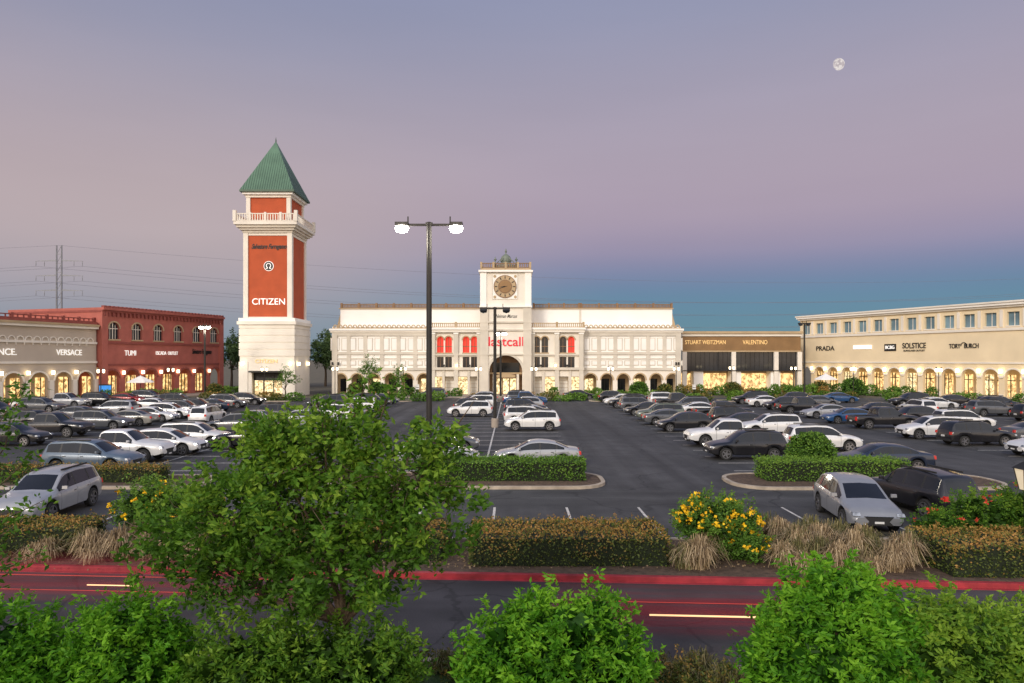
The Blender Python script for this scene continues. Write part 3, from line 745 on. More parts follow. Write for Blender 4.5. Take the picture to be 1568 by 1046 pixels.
        for wx in (-P['wx'], P['wx']):
            r = P['r']; i0 = len(b.v); N_ = 24; yo = s*(W/2-.02); yi = s*(W/2-.25)
            prof = [(0, yi), (r*.9, yi), (r, yi+s*.03), (r, yo-s*.03), (r*.93, yo), (r*.70, yo), (r*.66, yo-s*.05), (0, yo-s*.06)]
            for rr, y in prof:
                for a_ in range(N_):
                    th = a_*2*math.pi/N_; b.v.append((wx+rr*math.cos(th), y, r+rr*math.sin(th)))
            for j in range(len(prof)-1):
                for a_ in range(N_):
                    c_ = (a_+1) % N_; b.f.append([i0+j*N_+a_, i0+j*N_+c_, i0+(j+1)*N_+c_, i0+(j+1)*N_+a_]); b.m.append(b.mi(m_tyre if j < 5 else m_plast))
            for sp in range(5):
                th = sp*2*math.pi/5+.3; ca, sa = math.cos(th), math.sin(th)
                pts = [(-.06*r*2, 0), (.06*r*2, 0), (.09*r, r*.68), (-.09*r, r*.68)]
                i0 = len(b.v)
                for yq in (yo-s*.055, yo-s*.012):
                    for (pa, pb) in pts: b.v.append((wx+pa*ca-pb*sa, yq, r+pa*sa+pb*ca))
                for qd in ((0, 1, 2, 3), (4, 5, 6, 7), (0, 1, 5, 4), (1, 2, 6, 5), (2, 3, 7, 6), (3, 0, 4, 7)):
                    b.f.append([i0+a_ for a_ in qd]); b.m.append(b.mi(m_rim))
            i0 = len(b.v)
            for rr in (r*.62, r*.70):
                for a_ in range(N_):
                    th = a_*2*math.pi/N_; b.v.append((wx+rr*math.cos(th), yo+s*.004, r+rr*math.sin(th)))
            for a_ in range(N_):
                c_ = (a_+1) % N_; b.f.append([i0+a_, i0+c_, i0+N_+c_, i0+N_+a_]); b.m.append(b.mi(m_rim))
    return b.make(smooth=True)
NAMES = {'suv': 'parked_suv', 'crossover': 'parked_crossover', 'sedan': 'parked_car', 'pickup': 'pickup_truck'}
PROTO = {}
WHT = (.72, .72, .71); BLK = (.012, .012, .015); SLV = (.34, .35, .37); GRY = (.09, .095, .105); BLU = (.02, .07, .18); DBL = (.015, .025, .05)
SLT = (.10, .14, .19); RED = (.28, .015, .015); GRN = (.12, .14, .11); CHM = (.30, .29, .26)
cars = [
 # x, y, heading deg, kind, colour
 (14.1, 41.3, 180, 'suv', BLK), (14.9, 47.3, 180, 'pickup', WHT), (14.3, 56.8, 180, 'crossover', BLK), (14.4, 62.5, 0, 'sedan', GRY), (14.5, 67, 180, 'suv', GRN),
 (14.4, 73, 180, 'sedan', BLK), (14.6, 78.3, 0, 'suv', GRY), (14.2, 84, 180, 'suv', BLK), (14.4, 89.5, 180, 'sedan', WHT), (14.3, 95, 0, 'crossover', BLK),
 (20.3, 44.8, 0, 'suv', WHT), (20.4, 54.0, 180, 'suv', WHT), (20.3, 58.5, 0, 'sedan', BLK), (20.8, 67.5, 0, 'pickup', BLK), (20.2, 73, 0, 'sedan', WHT), (20.3, 78.5, 180, 'suv', GRY), (20.3, 84, 0, 'pickup', BLK), (20.2, 89.4, 0, 'suv', WHT), (20.3, 95, 180, 'sedan', BLK), (20.3, 62, 0, 'suv', BLK),
 (20.0, 36.9, 178, 'sedan', DBL),
 (33.2, 42.2, 180, 'crossover', WHT), (32.4, 47.7, 2, 'suv', BLK), (31.8, 51.8, 180, 'suv', WHT), (32.2, 59.2, 0, 'pickup', BLK), (31.6, 64, 180, 'sedan', BLU), (32, 69.5, 180, 'sedan', SLV), (32, 75, 0, 'pickup', BLK), (32, 80.6, 180, 'crossover', BLK), (32, 86, 0, 'sedan', WHT), (32, 91.5, 180, 'suv', BLK),
 (38.6, 50, 0, 'sedan', GRY), (38.6, 58.5, 0, 'suv', WHT), (38.6, 64, 0, 'crossover', BLK), (38.6, 72.3, 180, 'sedan', BLK), (38.6, 86, 0, 'sedan', GRY), (38.6, 91.3, 0, 'crossover', BLK),
 (50.6, 72, 0, 'suv', GRY), (53.4, 76, 180, 'pickup', BLK), (50.8, 82, 0, 'sedan', WHT), (51, 87.5, 180, 'suv', BLK), (57, 80, 0, 'suv', DBL), (57, 88, 0, 'sedan', BLK), (51, 66, 0, 'suv', BLK), (45, 94, 0, 'sedan', BLU),
 (12.7, 25.3, -97, 'crossover', (.26, .27, .29)), (16.2, 27.2, 97, 'suv', BLK), (-17.9, 26.4, -86, 'suv', SLV),
 (-22.3, 36.4, 0, 'suv', SLT), (-23.0, 40.2, 0, 'pickup', WHT), (-21.8, 43.2, 0, 'crossover', WHT), (-21.6, 46.6, 0, 'suv', WHT), (-22.3, 55, 180, 'suv', GRY), (-22.6, 61, 0, 'sedan', SLV), (-22.3, 66.4, 0, 'suv', BLK), (-22.3, 83, 180, 'suv', BLK),
 (-17.5, 46, 180, 'suv', BLK), (-17.7, 52, 0, 'sedan', GRY), (-17.5, 60, 0, 'crossover', SLV), (-17.7, 66, 180, 'suv', WHT), (-17.5, 71.5, 0, 'sedan', GRY), (-17.5, 77, 180, 'suv', WHT), (-17.5, 85.4, 0, 'suv', BLK), (-17.5, 91, 0, 'sedan', DBL),
 (-34.8, 47.6, 0, 'crossover', BLK), (-35.7, 53, 0, 'pickup', BLK), (-34.8, 58, 0, 'suv', GRY), (-34.6, 61.6, 180, 'sedan', CHM), (-34.6, 65.5, 0, 'sedan', WHT), (-34.7, 69.2, 0, 'crossover', WHT), (-34.9, 72.5, 0, 'suv', GRY), (-34.9, 75.6, 0, 'suv', BLK), (-34.9, 79, 180, 'sedan', DBL), (-34.9, 84, 0, 'suv', GRY), (-34.9, 90, 0, 'crossover', BLK),
 (-42, 58, 180, 'suv', BLK), (-42, 66.5, 0, 'sedan', GRY), (-42, 72, 180, 'suv', SLV), (-42, 80.3, 0, 'sedan', WHT), (-42, 86, 0, 'suv', BLK),
 (-55, 84, 0, 'pickup', SLV), (-53, 88, 0, 'suv', BLK), (-52, 92, 0, 'sedan', RED), (-50.5, 95, 0, 'suv', GRY), (-53, 77, 0, 'suv', GRY), (-56, 80, 0, 'sedan', WHT), (-57.5, 73, 0, 'sedan', SLV), (-53, 70, 0, 'suv', BLK),
 (-4.4, 71.5, 180, 'suv', WHT), (-4.3, 77.2, 0, 'crossover', BLK), (-4.3, 82.6, 180, 'suv', WHT), (-4.3, 88, 0, 'sedan', GRY), (-4.2, 93, 180, 'crossover', SLV),
 (1.4, 38.6, 180, 'sedan', SLV), (1.7, 57.8, 180, 'suv', WHT), (1.6, 63.3, 0, 'suv', WHT), (1.5, 68.8, 180, 'sedan', SLV), (1.5, 74.2, 0, 'suv', DBL), (1.4, 80, 180, 'crossover', SLV), (1.7, 88, 0, 'pickup', BLU), (1.5, 93.5, 0, 'suv', GRY),
 (-4.3, 38.8, 0, 'sedan', SLV), (-4.4, 44.2, 0, 'crossover', GRY),
 (-28.5, 64, 92, 'suv', WHT), (44, 74, 90, 'suv', WHT), (10, 101.5, 0, 'sedan', BLK), (-12, 101.5, 180, 'suv', GRY),
]
for x, y, h, kd, c in cars:
    if kd not in PROTO:
        PROTO[kd] = make_car(kd, KINDS[kd], NAMES[kd]); o = PROTO[kd]
        o.location = (x, y, .01); o.rotation_euler = (0, 0, math.radians(h))
    else:
        o = inst(PROTO[kd], (x, y, .01), math.radians(h+random.uniform(-1.5, 1.5)), name=NAMES[kd])
    o.color = tuple(c)+(1,)

# ------------------------------------------------------------ vegetation
class V:
    def __init__(s, name): s.name = name; s.v = []; s.f = []; s.mi = []; s.sh = []; s.n = 0; s.mats = []
    def midx(s, m):
        if m not in s.mats: s.mats.append(m)
        return s.mats.index(m)
    def add(s, v, f, m, shade):
        v = np.asarray(v, float); f = np.asarray(f, int)
        s.v.append(v); s.f.append(f+s.n); s.n += len(v); s.mi.append(np.full(len(f), s.midx(m)))
        s.sh.append(np.full(len(v), shade) if np.isscalar(shade) else shade)
    def leaves(s, P, size, m, shade, asp=.42, up=0.):
        N = len(P); d = R.normal(size=(N, 3)); d[:, 2] = d[:, 2]*.7+up
        d /= np.linalg.norm(d, axis=1)[:, None]
        q = R.normal(size=(N, 3)); q[:, 2] *= .35; sd = np.cross(d, q); sd = np.cross(d, np.cross(sd, d)); sd /= (np.linalg.norm(sd, axis=1)[:, None]+1e-9)
        L = (size*R.uniform(.6, 1.3, N))[:, None]; nn = np.cross(d, sd)
        v = np.stack([P, P+d*L*.45+sd*L*asp*.5+nn*L*.06, P+d*L, P+d*L*.45-sd*L*asp*.5+nn*L*.06], 1).reshape(-1, 3)
        f = np.arange(4*N).reshape(N, 4)
        s.add(v, f, m, np.repeat(np.clip(shade, 0, 1), 4))
    def tube(s, pts, rad, m, sides=6):
        pts = np.asarray(pts, float); K = len(pts); W_ = []
        for i in range(K):
            d = pts[min(i+1, K-1)]-pts[max(i-1, 0)]; d /= np.linalg.norm(d)+1e-9
            a = np.cross(d, [0.3, 1, .2]); a /= np.linalg.norm(a)+1e-9; c = np.cross(d, a)
            for j in range(sides):
                t_ = 2*math.pi*j/sides; W_.append(pts[i]+rad[i]*(a*math.cos(t_)+c*math.sin(t_)))
        F = [[i*sides+j, i*sides+(j+1) % sides, (i+1)*sides+(j+1) % sides, (i+1)*sides+j] for i in range(K-1) for j in range(sides)]
        s.add(W_, F, m, .5)
    def make(s):
        me = bpy.data.meshes.new(s.name); v = np.concatenate(s.v)
        F = []
        for f in s.f: F += f.tolist()
        me.from_pydata(v.tolist(), [], F)
        for m in s.mats: me.materials.append(m)
        me.polygons.foreach_set('material_index', np.concatenate(s.mi).astype('i'))
        at = me.attributes.new('shade', 'FLOAT', 'POINT'); at.data.foreach_set('value', np.concatenate(s.sh).astype('f'))
        me.update(); o = bpy.data.objects.new(s.name, me); COL.objects.link(o); return o

lf_tree = leafmat('tree_leaf', (.028, .075, .008), (.09, .215, .018), (.26, .41, .04), .4)
lf_bright = leafmat('shrub_leaf', (.020, .085, .006), (.080, .26, .012), (.23, .49, .03), .4)
lf_hedge = leafmat('hedge_leaf', (.030, .050, .010), (.09, .12, .022), (.42, .22, .06), 0)
lf_box = leafmat('box_hedge_leaf', (.028, .070, .010), (.075, .17, .016), (.15, .26, .035), 0)
lf_far = leafmat('far_leaf', (.014, .030, .008), (.04, .075, .018), (.08, .13, .03), 0)
lf_tan = leafmat('dry_grass', (.15, .10, .06), (.34, .25, .14), (.58, .45, .28), 0)
lf_yel = leafmat('yellow_petal', (.65, .34, .01), (.85, .50, .01), (.95, .65, .03), 0)
lf_red = leafmat('red_petal', (.45, .02, .02), (.6, .05, .03), (.75, .15, .08), 0)
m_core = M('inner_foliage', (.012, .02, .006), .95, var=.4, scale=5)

def crown(o, lobes, n, per, slen, size, mat, trunk=None, bias=.5, up=.4, sig=.05, shaderange=(.0, 1.), asp=.42, brad=.005):
    lob = np.array([l[0]+l[1] for l in lobes], float)
    vol = (lob[:, 3]*lob[:, 4]*lob[:, 5])**.72; pr = vol/vol.sum()
    zmin = (lob[:, 2]-lob[:, 5]).min(); zmax = (lob[:, 2]+lob[:, 5]).max()
    for _ in range(n):
        L = lob[R.choice(len(lob), p=pr)]
        d = R.normal(size=3); d /= np.linalg.norm(d)
        r = bias+(1.04-bias)*R.random()**.7
        p = L[:3]+d*L[3:]*r*R.uniform(.86, 1.05)
        if p[2] < .1: continue
        sd = d+np.array([0, 0, up])+R.normal(size=3)*.45; sd /= np.linalg.norm(sd)
        ln = slen*R.uniform(.5, 1.5)
        k_ = max(3, int(per*R.uniform(.5, 1.4)))
        t_ = R.random(k_)[:, None]
        Pn = p+sd*ln*t_+R.normal(size=(k_, 3))*sig*(1.25-t_*.8)
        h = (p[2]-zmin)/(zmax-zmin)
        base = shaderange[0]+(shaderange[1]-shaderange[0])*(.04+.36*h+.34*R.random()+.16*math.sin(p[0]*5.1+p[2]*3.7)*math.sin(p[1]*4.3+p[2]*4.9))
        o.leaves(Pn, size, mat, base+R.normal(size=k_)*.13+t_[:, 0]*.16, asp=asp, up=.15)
        if trunk is not None and R.random() < .4:
            c = L[:3]+(p-L[:3])*.35
            o.tube([c, (c+p)/2+R.normal(size=3)*.08, p, p+sd*ln], [brad*2.2, brad*1.5, brad, brad*.4], m_bark, 4)

# foreground tree, off centre to the left, above the street
o = V('leafy_tree')
base = np.array([-2.7, 11.2, 0])
fork = np.array([-2.75, 11.1, 1.7])
o.tube([base, base+[-.05, 0, .8], fork], [.16, .13, .115], m_bark, 10)
lobes = [((-3.4, 11., 3.65), (1.7, 1.3, .95)), ((-3.0, 11., 4.4), (1.15, .9, .68)), ((-1.75, 10.9, 4.15), (1.0, .9, .60)), ((-4.7, 11.2, 3.35), (1.15, 1., .62)),
         ((-5.65, 11.3, 2.95), (.65, .6, .40)), ((-1.35, 11., 3.35), (.85, .8, .5)), ((-2.9, 10.8, 2.7), (1.5, 1.1, .65)), ((-1.15, 11.1, 4.55), (.5, .4, .30)), ((-3.9, 11.1, 4.5), (.7, .6, .4)), ((-2.2, 11., 4.8), (.5, .4, .3)), ((-4.6, 11., 2.5), (.7, .6, .4))]
for (c, r_) in lobes:
    c = np.array(c)
    mid = (fork+c)/2+R.normal(size=3)*.18
    o.tube([fork, mid, c, c+(c-mid)*.5], [.06, .035, .018, .006], m_bark, 6)
for tip in ((-2.3, 10.9, 5.82), (-1.85, 11, 5.68), (-3.15, 11, 5.3), (-.75, 11, 4.9), (-6.2, 11.2, 3.3), (-6.0, 11.2, 2.5), (-4.3, 11.1, 5.1), (-.5, 11., 3.9)):
    tip = np.array(tip); c = np.array([-2.9, 11, 4.0])*.45+tip*.55
    o.tube([c, (c+tip)/2+R.normal(size=3)*.05, tip], [.018, .01, .004], m_bark, 4)
    t_ = R.random(90)[:, None]**.8; Pn = c+(tip-c)*t_+R.normal(size=(90, 3))*np.array([.08, .08, .05]); o.leaves(Pn, .12, lf_tree, .5+R.normal(size=90)*.2, asp=.45)
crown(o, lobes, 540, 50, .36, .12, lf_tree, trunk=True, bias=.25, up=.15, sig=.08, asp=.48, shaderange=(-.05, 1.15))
o.make()
# slender tree at the left edge
o = V('leafy_tree')
o.tube([(-7.9, 9.3, 0), (-7.85, 9.3, 2), (-7.6, 9.3, 3.6), (-7.1, 9.3, 4.9)], [.07, .055, .035, .015], m_bark, 8)
for tip, c in (((-6.55, 9.2, 5.7), (-7.1, 9.3, 4.5)), ((-6.45, 9.2, 4.75), (-7.2, 9.3, 4.1)), ((-6.3, 9.2, 4.1), (-7.3, 9.3, 3.6)), ((-6.75, 9.2, 5.2), (-7.2, 9.3, 4.4)), ((-6.25, 9.1, 3.4), (-7.4, 9.3, 3.0)), ((-6.9, 9.1, 3.0), (-7.5, 9.3, 2.6)), ((-6.6, 9.1, 3.8), (-7.3, 9.2, 3.3))):
    tip, c = np.array(tip), np.array(c); o.tube([c, (c+tip)/2+R.normal(size=3)*.05, tip], [.016, .01, .004], m_bark, 4)
    t_ = R.random(95)[:, None]**.7; o.leaves(c+(tip-c)*t_+R.normal(size=(95, 3))*np.array([.09, .1, .09]), .095, lf_tree, .3+R.normal(size=95)*.22, asp=.45)
o.make()

def shrub(name, lobes, n, per, size, mat, slen=.28, bias=.55, sig=.05, stem=True, core=.72, up=.6, sr=(0, 1)):
    o = V(name)
    if stem:
        c0 = np.array(lobes[0][0])
        for _ in range(6):
            l = lobes[R.integers(len(lobes))]; c = np.array(l[0])+R.normal(size=3)*np.array(l[1])*.35
            b0 = np.array([c0[0]+R.normal()*.15, c0[1]+R.normal()*.15, 0]); o.tube([b0, (b0+c)/2+R.normal(size=3)*.06, c], [.035, .025, .012], m_bark, 5)
    crown(o, lobes, n, per, slen, size, mat, bias=bias, up=up, sig=sig, shaderange=sr)
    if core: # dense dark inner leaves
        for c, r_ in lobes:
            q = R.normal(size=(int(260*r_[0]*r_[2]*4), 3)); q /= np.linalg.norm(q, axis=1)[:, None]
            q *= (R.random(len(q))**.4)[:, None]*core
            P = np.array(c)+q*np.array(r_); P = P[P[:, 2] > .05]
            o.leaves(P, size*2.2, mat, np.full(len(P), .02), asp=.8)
    return o
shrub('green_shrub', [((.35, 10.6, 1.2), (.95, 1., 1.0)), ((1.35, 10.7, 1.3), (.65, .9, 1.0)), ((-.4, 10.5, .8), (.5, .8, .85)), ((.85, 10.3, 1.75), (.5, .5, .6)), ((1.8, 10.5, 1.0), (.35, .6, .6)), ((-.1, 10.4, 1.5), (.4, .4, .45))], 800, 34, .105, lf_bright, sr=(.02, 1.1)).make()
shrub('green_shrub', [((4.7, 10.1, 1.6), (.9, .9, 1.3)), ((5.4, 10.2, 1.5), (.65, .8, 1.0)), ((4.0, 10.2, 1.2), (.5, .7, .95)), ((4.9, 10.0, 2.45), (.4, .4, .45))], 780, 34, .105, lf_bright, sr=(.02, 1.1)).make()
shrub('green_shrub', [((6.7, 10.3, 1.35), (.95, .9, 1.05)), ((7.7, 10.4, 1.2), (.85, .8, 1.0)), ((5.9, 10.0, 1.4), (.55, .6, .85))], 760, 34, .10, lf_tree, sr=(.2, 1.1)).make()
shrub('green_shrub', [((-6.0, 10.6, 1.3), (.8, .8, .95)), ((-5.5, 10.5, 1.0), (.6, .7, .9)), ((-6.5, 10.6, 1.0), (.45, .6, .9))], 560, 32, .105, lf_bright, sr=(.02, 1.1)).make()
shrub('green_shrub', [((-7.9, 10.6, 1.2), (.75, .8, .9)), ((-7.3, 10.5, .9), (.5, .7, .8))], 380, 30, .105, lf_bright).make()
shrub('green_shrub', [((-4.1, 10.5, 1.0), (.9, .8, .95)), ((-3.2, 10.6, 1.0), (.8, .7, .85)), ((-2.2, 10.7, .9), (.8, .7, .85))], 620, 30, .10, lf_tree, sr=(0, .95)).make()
shrub('low_groundcover', [((2.9, 11.6, .3), (.7, .8, .45)), ((3.5, 12.0, .25), (.7, .7, .4)), ((-1.3, 11.9, .3), (.7, .8, .4)), ((-5.0, 12.2, .2), (.8, .5, .3))], 260, 22, .07, lf_hedge, stem=False, core=0).make()

def hedge(name, x0, x1, y0, y1, h, mat, dens=330, size=.08, topshade=.75, sideshade=.3, rnd=.1, z0=.1, lobev=.12):
    o = V(name)
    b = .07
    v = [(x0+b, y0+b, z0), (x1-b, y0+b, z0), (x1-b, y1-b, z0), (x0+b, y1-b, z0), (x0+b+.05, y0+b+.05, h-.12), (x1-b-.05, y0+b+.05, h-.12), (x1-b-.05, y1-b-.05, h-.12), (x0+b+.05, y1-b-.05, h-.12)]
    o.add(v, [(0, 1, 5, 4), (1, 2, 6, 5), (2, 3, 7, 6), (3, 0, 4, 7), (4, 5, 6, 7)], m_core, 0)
    ph = R.uniform(0, 6, 6)
    def und(a, c): return lobev*(np.sin(a*2.1+ph[0])*.5+np.sin(a*4.7+ph[1]+c*3)*.3+np.sin(c*5+ph[2])*.3)
    LX, LY, H = x1-x0, y1-y0, h-z0
    N = int(LX*LY*dens); X = R.uniform(x0, x1, N); Y = R.uniform(y0, y1, N)
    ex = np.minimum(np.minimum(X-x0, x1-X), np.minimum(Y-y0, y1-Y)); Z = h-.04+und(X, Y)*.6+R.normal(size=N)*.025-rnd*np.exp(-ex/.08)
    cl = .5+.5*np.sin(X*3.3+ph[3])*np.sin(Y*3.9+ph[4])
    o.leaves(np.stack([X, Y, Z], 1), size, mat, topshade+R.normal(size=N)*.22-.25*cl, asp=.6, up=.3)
    for (ax, L_, c) in (('y', LX, y0), ('y', LX, y1), ('x', LY, x0), ('x', LY, x1)):
        N = int(L_*H*dens*.9); t_ = R.random(N); Z = z0+H*R.random(N)
        out = und(t_*L_+1, Z*1.5)*.7+R.normal(size=N)*.03
        sgn = -1 if c in (y0, x0) else 1
        if ax == 'y': P = np.stack([x0+LX*t_, c+sgn*out, Z], 1)
        else: P = np.stack([c+sgn*out, y0+LY*t_, Z], 1)
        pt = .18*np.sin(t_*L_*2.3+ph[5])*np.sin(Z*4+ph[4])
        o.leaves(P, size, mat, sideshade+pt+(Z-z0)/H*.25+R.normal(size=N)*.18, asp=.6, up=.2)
    N = int(LX*14); X = R.uniform(x0, x1, N); Y = R.uniform(y0, y1, N)
    for i in range(N):
        t_ = R.random(7)[:, None]; P = np.array([X[i], Y[i], h])+np.array([R.normal()*.05, R.normal()*.05, R.uniform(.05, .2)])*t_+R.normal(size=(7, 3))*.015
        o.leaves(P, size*.9, mat, topshade+R.normal(size=7)*.15, up=.6)
    return o.make()
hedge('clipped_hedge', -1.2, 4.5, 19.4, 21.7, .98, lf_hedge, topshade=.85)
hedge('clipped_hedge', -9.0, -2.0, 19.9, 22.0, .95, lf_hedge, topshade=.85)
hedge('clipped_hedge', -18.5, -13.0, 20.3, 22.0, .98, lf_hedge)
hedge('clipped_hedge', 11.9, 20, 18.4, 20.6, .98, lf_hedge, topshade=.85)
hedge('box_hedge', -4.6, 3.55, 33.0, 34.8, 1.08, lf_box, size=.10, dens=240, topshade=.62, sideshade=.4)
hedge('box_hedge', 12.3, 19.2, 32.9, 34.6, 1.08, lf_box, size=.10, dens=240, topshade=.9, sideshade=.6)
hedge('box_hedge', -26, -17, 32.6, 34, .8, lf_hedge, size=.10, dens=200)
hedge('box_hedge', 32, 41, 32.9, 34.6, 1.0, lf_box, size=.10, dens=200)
def topiary(x, y, r, mat=lf_box, size=.10, n=2600, sh=.5):
    o = V('topiary_bush')
    q = R.normal(size=(n, 3)); q /= np.linalg.norm(q, axis=1)[:, None]
    zc_ = r*.92+.1
    bumps = 1+.05*np.sin(q[:, 0]*7+x)*np.sin(q[:, 2]*6)+R.normal(size=n)*.025
    P = np.array([x, y, zc_])+q*r*bumps[:, None]*np.array([1.05, 1.05, .95]); P = P[P[:, 2] > .05]
    o.leaves(P, size, mat, sh+.2*(P[:, 2]-zc_)/r+R.normal(size=len(P))*.18, asp=.6)
    q = q[:500]*r*.72; P = np.array([x, y, zc_])+q; P = P[P[:, 2] > .05]; o.leaves(P, min(size*4, r*.4), mat, np.zeros(len(P)), asp=.9)
    return o.make()
topiary(15.4, 35.2, 1.12, size=.11, n=4200, sh=.45)
def flower_bush(name, lobes, n, petal, nf, fs, mat=lf_box, size=.09, per=26):
    o = shrub(name, lobes, n, per, size, mat, slen=.3, stem=True)
    for _ in range(nf):
        c, r_ = lobes[R.integers(len(lobes))]
        d = R.normal(size=3); d[2] = abs(d[2])*.8; d[1] -= .35; d /= np.linalg.norm(d)
        p = np.array(c)+d*np.array(r_)*R.uniform(1.0, 1.2)
        kf = 7
        o.leaves(p+R.normal(size=(kf, 3))*fs*.3, fs, petal, R.random(kf), asp=.8)
    return o.make()
flower_bush('yellow_flower_bush', [((6.0, 20.3, 1.1), (.95, .9, .85)), ((6.7, 20.4, .9), (.7, .8, .75)), ((5.4, 20.2, 1.2), (.55, .6, .6)), ((6.9, 20, .5), (.6, .6, .45))], 600, lf_yel, 95, .10)
flower_bush('yellow_flower_bush', [((-11.9, 22.2, 1.1), (.9, .9, .95)), ((-11.0, 22.2, 1.0), (.8, .8, .85)), ((-10.2, 22.3, .9), (.7, .7, .8))], 620, lf_yel, 26, .12)
flower_bush('rose_bush', [((14.6, 21.2, 1.05), (1.2, .8, .8)), ((16.2, 21.4, 1.2), (1.1, .8, .85)), ((13.2, 21.2, .7), (.7, .7, .6)), ((17.6, 21.3, 1.0), (.9, .8, .8))], 620, lf_red, 34, .09, mat=lf_tree)
def grasses(name, spots, mat=lf_tan):
    o = V(name)
    for x, y, h, n in spots:
        th = R.uniform(0, 2*math.pi, n); sp = h*(R.random(n)**.7)*.85; hh = h*R.uniform(.6, 1.1, n)*(1-.35*(sp/h))
        bx_ = x+R.normal(size=n)*.09; by = y+R.normal(size=n)*.09; w = .010+R.random(n)*.010
        px_, py_ = -np.sin(th)*w, np.cos(th)*w; dx_, dy_ = np.cos(th)*sp, np.sin(th)*sp
        droop = R.uniform(.0, .75, n)
        st = []
        for t_, zf in ((0, 0), (.25, .62), (.6, 1.0), (1.0, None)):
            z = hh*zf if zf is not None else hh*(1.0-droop)
            cxx = bx_+dx_*t_; cyy = by+dy_*t_; f_ = 1-.75*t_
            st.append(np.stack([cxx+px_*f_, cyy+py_*f_, z+.09], 1)); st.append(np.stack([cxx-px_*f_, cyy-py_*f_, z+.09], 1))
        v = np.stack(st, 1).reshape(-1, 3); i = np.arange(n)[:, None]*8
        f = np.concatenate([i+np.array([[0, 1, 3, 2]]), i+np.array([[2, 3, 5, 4]]), i+np.array([[4, 5, 7, 6]])])
        o.add(v, f, mat, np.repeat(np.clip(R.normal(.5, .25, n), 0, 1), 8))
    return o.make()
lf_ogr = leafmat('olive_grass', (.05, .055, .02), (.15, .14, .05), (.32, .26, .13), 0)
G1 = [(5.3, 19.3, .95, 420), (4.9, 19.4, .7, 260), (7.7, 19.4, .75, 380), (8.5, 20.2, 1.0, 420), (9.2, 19.2, .8, 420), (10.0, 19.9, .95, 420), (10.7, 19.1, .8, 420), (11.3, 19.6, .95, 420), (9.5, 21.0, .9, 380), (8.3, 21.3, 1.0, 380), (10.6, 20.8, .9, 380), (8.1, 18.95, .55, 250), (10.0, 18.8, .5, 250),
      (-12.5, 20.3, .9, 420), (-11.6, 20.2, 1.0, 450), (-10.9, 20.4, .8, 380), (-13.6, 20.0, .7, 300), (-10.1, 20.2, .8, 350), (-9.3, 20.1, .8, 300), (-12.1, 19.7, .5, 250), (-13.9, 19.8, .6, 250)]
grasses('ornamental_grass', G1)
grasses('ornamental_grass', [(x+R.normal()*.4, y+.45+R.normal()*.2, h*1.05, 240) for x, y, h, n in G1], lf_ogr)
grasses('roadside_weeds', [(x, ny(x)-.45+R.normal()*.25, R.uniform(.25, .6), 160) for x in (-7.2, -6.7, -4.8, -4.4, -1.3, -.9, 2.5, 2.8, 3.1, 3.5, 3.9, 4.3, 8.5)], lf_ogr)
o = V('leaf_litter'); N = 5000; X = R.uniform(-20, 20, N); Y = R.uniform(19.2, 22.2, N); o.leaves(np.stack([X, Y, np.full(N, .11)], 1), .07, lf_tan, R.random(N)*.5, asp=.6)
X = R.uniform(-20, 20, 2500); o.leaves(np.stack([X, ny(X)-.4-R.random(2500)*2, np.full(2500, .11)], 1), .07, lf_hedge, R.random(2500), asp=.6); o.make()

# far hedges / shrubs by the shopfronts
o = V('shopfront_planting')
def farlobe(x, y, rx, ry, rz, sh=.5, mat=lf_box, n=None, size=.28):
    n = n or int(220*rx*rz*2+80)
    q = R.normal(size=(n, 3)); q /= np.linalg.norm(q, axis=1)[:, None]; q *= (.75+.3*R.random(n))[:, None]
    P = np.array([x, y, rz*.8])+q*np.array([rx, ry, rz]); P = P[P[:, 2] > .05]
    o.leaves(P, size, mat, sh+.25*(P[:, 2]/rz-.8)+R.normal(size=len(P))*.15, asp=.7)
for x in np.arange(-56, 56, 2.1):
    if -4 < x < 3: continue
    if R.random() < .78: farlobe(x+R.normal()*.4, 97.6+R.normal()*.5, R.uniform(.8, 1.6), .8, R.uniform(.45, .85), R.uniform(.3, .7), lf_box if R.random() < .7 else lf_hedge)
for x in np.arange(-24, 27, 1.7):
    if -8 < x < 6: continue
    if R.random() < .6: farlobe(x, 107.5, R.uniform(.8, 1.2), .7, R.uniform(.5, .9), R.uniform(.3, .6))
for x in np.arange(28, 52, 1.5): farlobe(x, 112+R.normal(), R.uniform(.9, 1.5), .9, R.uniform(.6, 1.2), R.uniform(.3, .8), lf_box if R.random() < .6 else lf_hedge)
for i in range(24):
    u = -3+i*2.1; p = np.array([-66.4, 85])+u*np.array([.302, .953])+7.2*np.array([.953, -.302])
    if R.random() < .8: farlobe(p[0], p[1], R.uniform(.8, 1.3), 1, R.uniform(.5, 1.0), R.uniform(.3, .6))
for i in range(26):
    u = 4+i*2.1; p = np.array([57.4, 136])+u*np.array([.383, -.923])+8.*np.array([-.923, -.383])
    if R.random() < .85: farlobe(p[0], p[1], R.uniform(.8, 1.4), 1, R.uniform(.5, 1.1), R.uniform(.3, .6))
o.make()
for x, y, r in ((53.5, 107, 1.6), (50.5, 112, 1.2), (-20.5, 104, 1.3), (19.5, 105, 1.3), (23.5, 105, 1.1), (-24, 105, 1.2), (35, 108, 1.2), (-44, 101, 1.2)): topiary(x, y, r, lf_box if r > 1.25 else lf_hedge, .25, 900, .4)

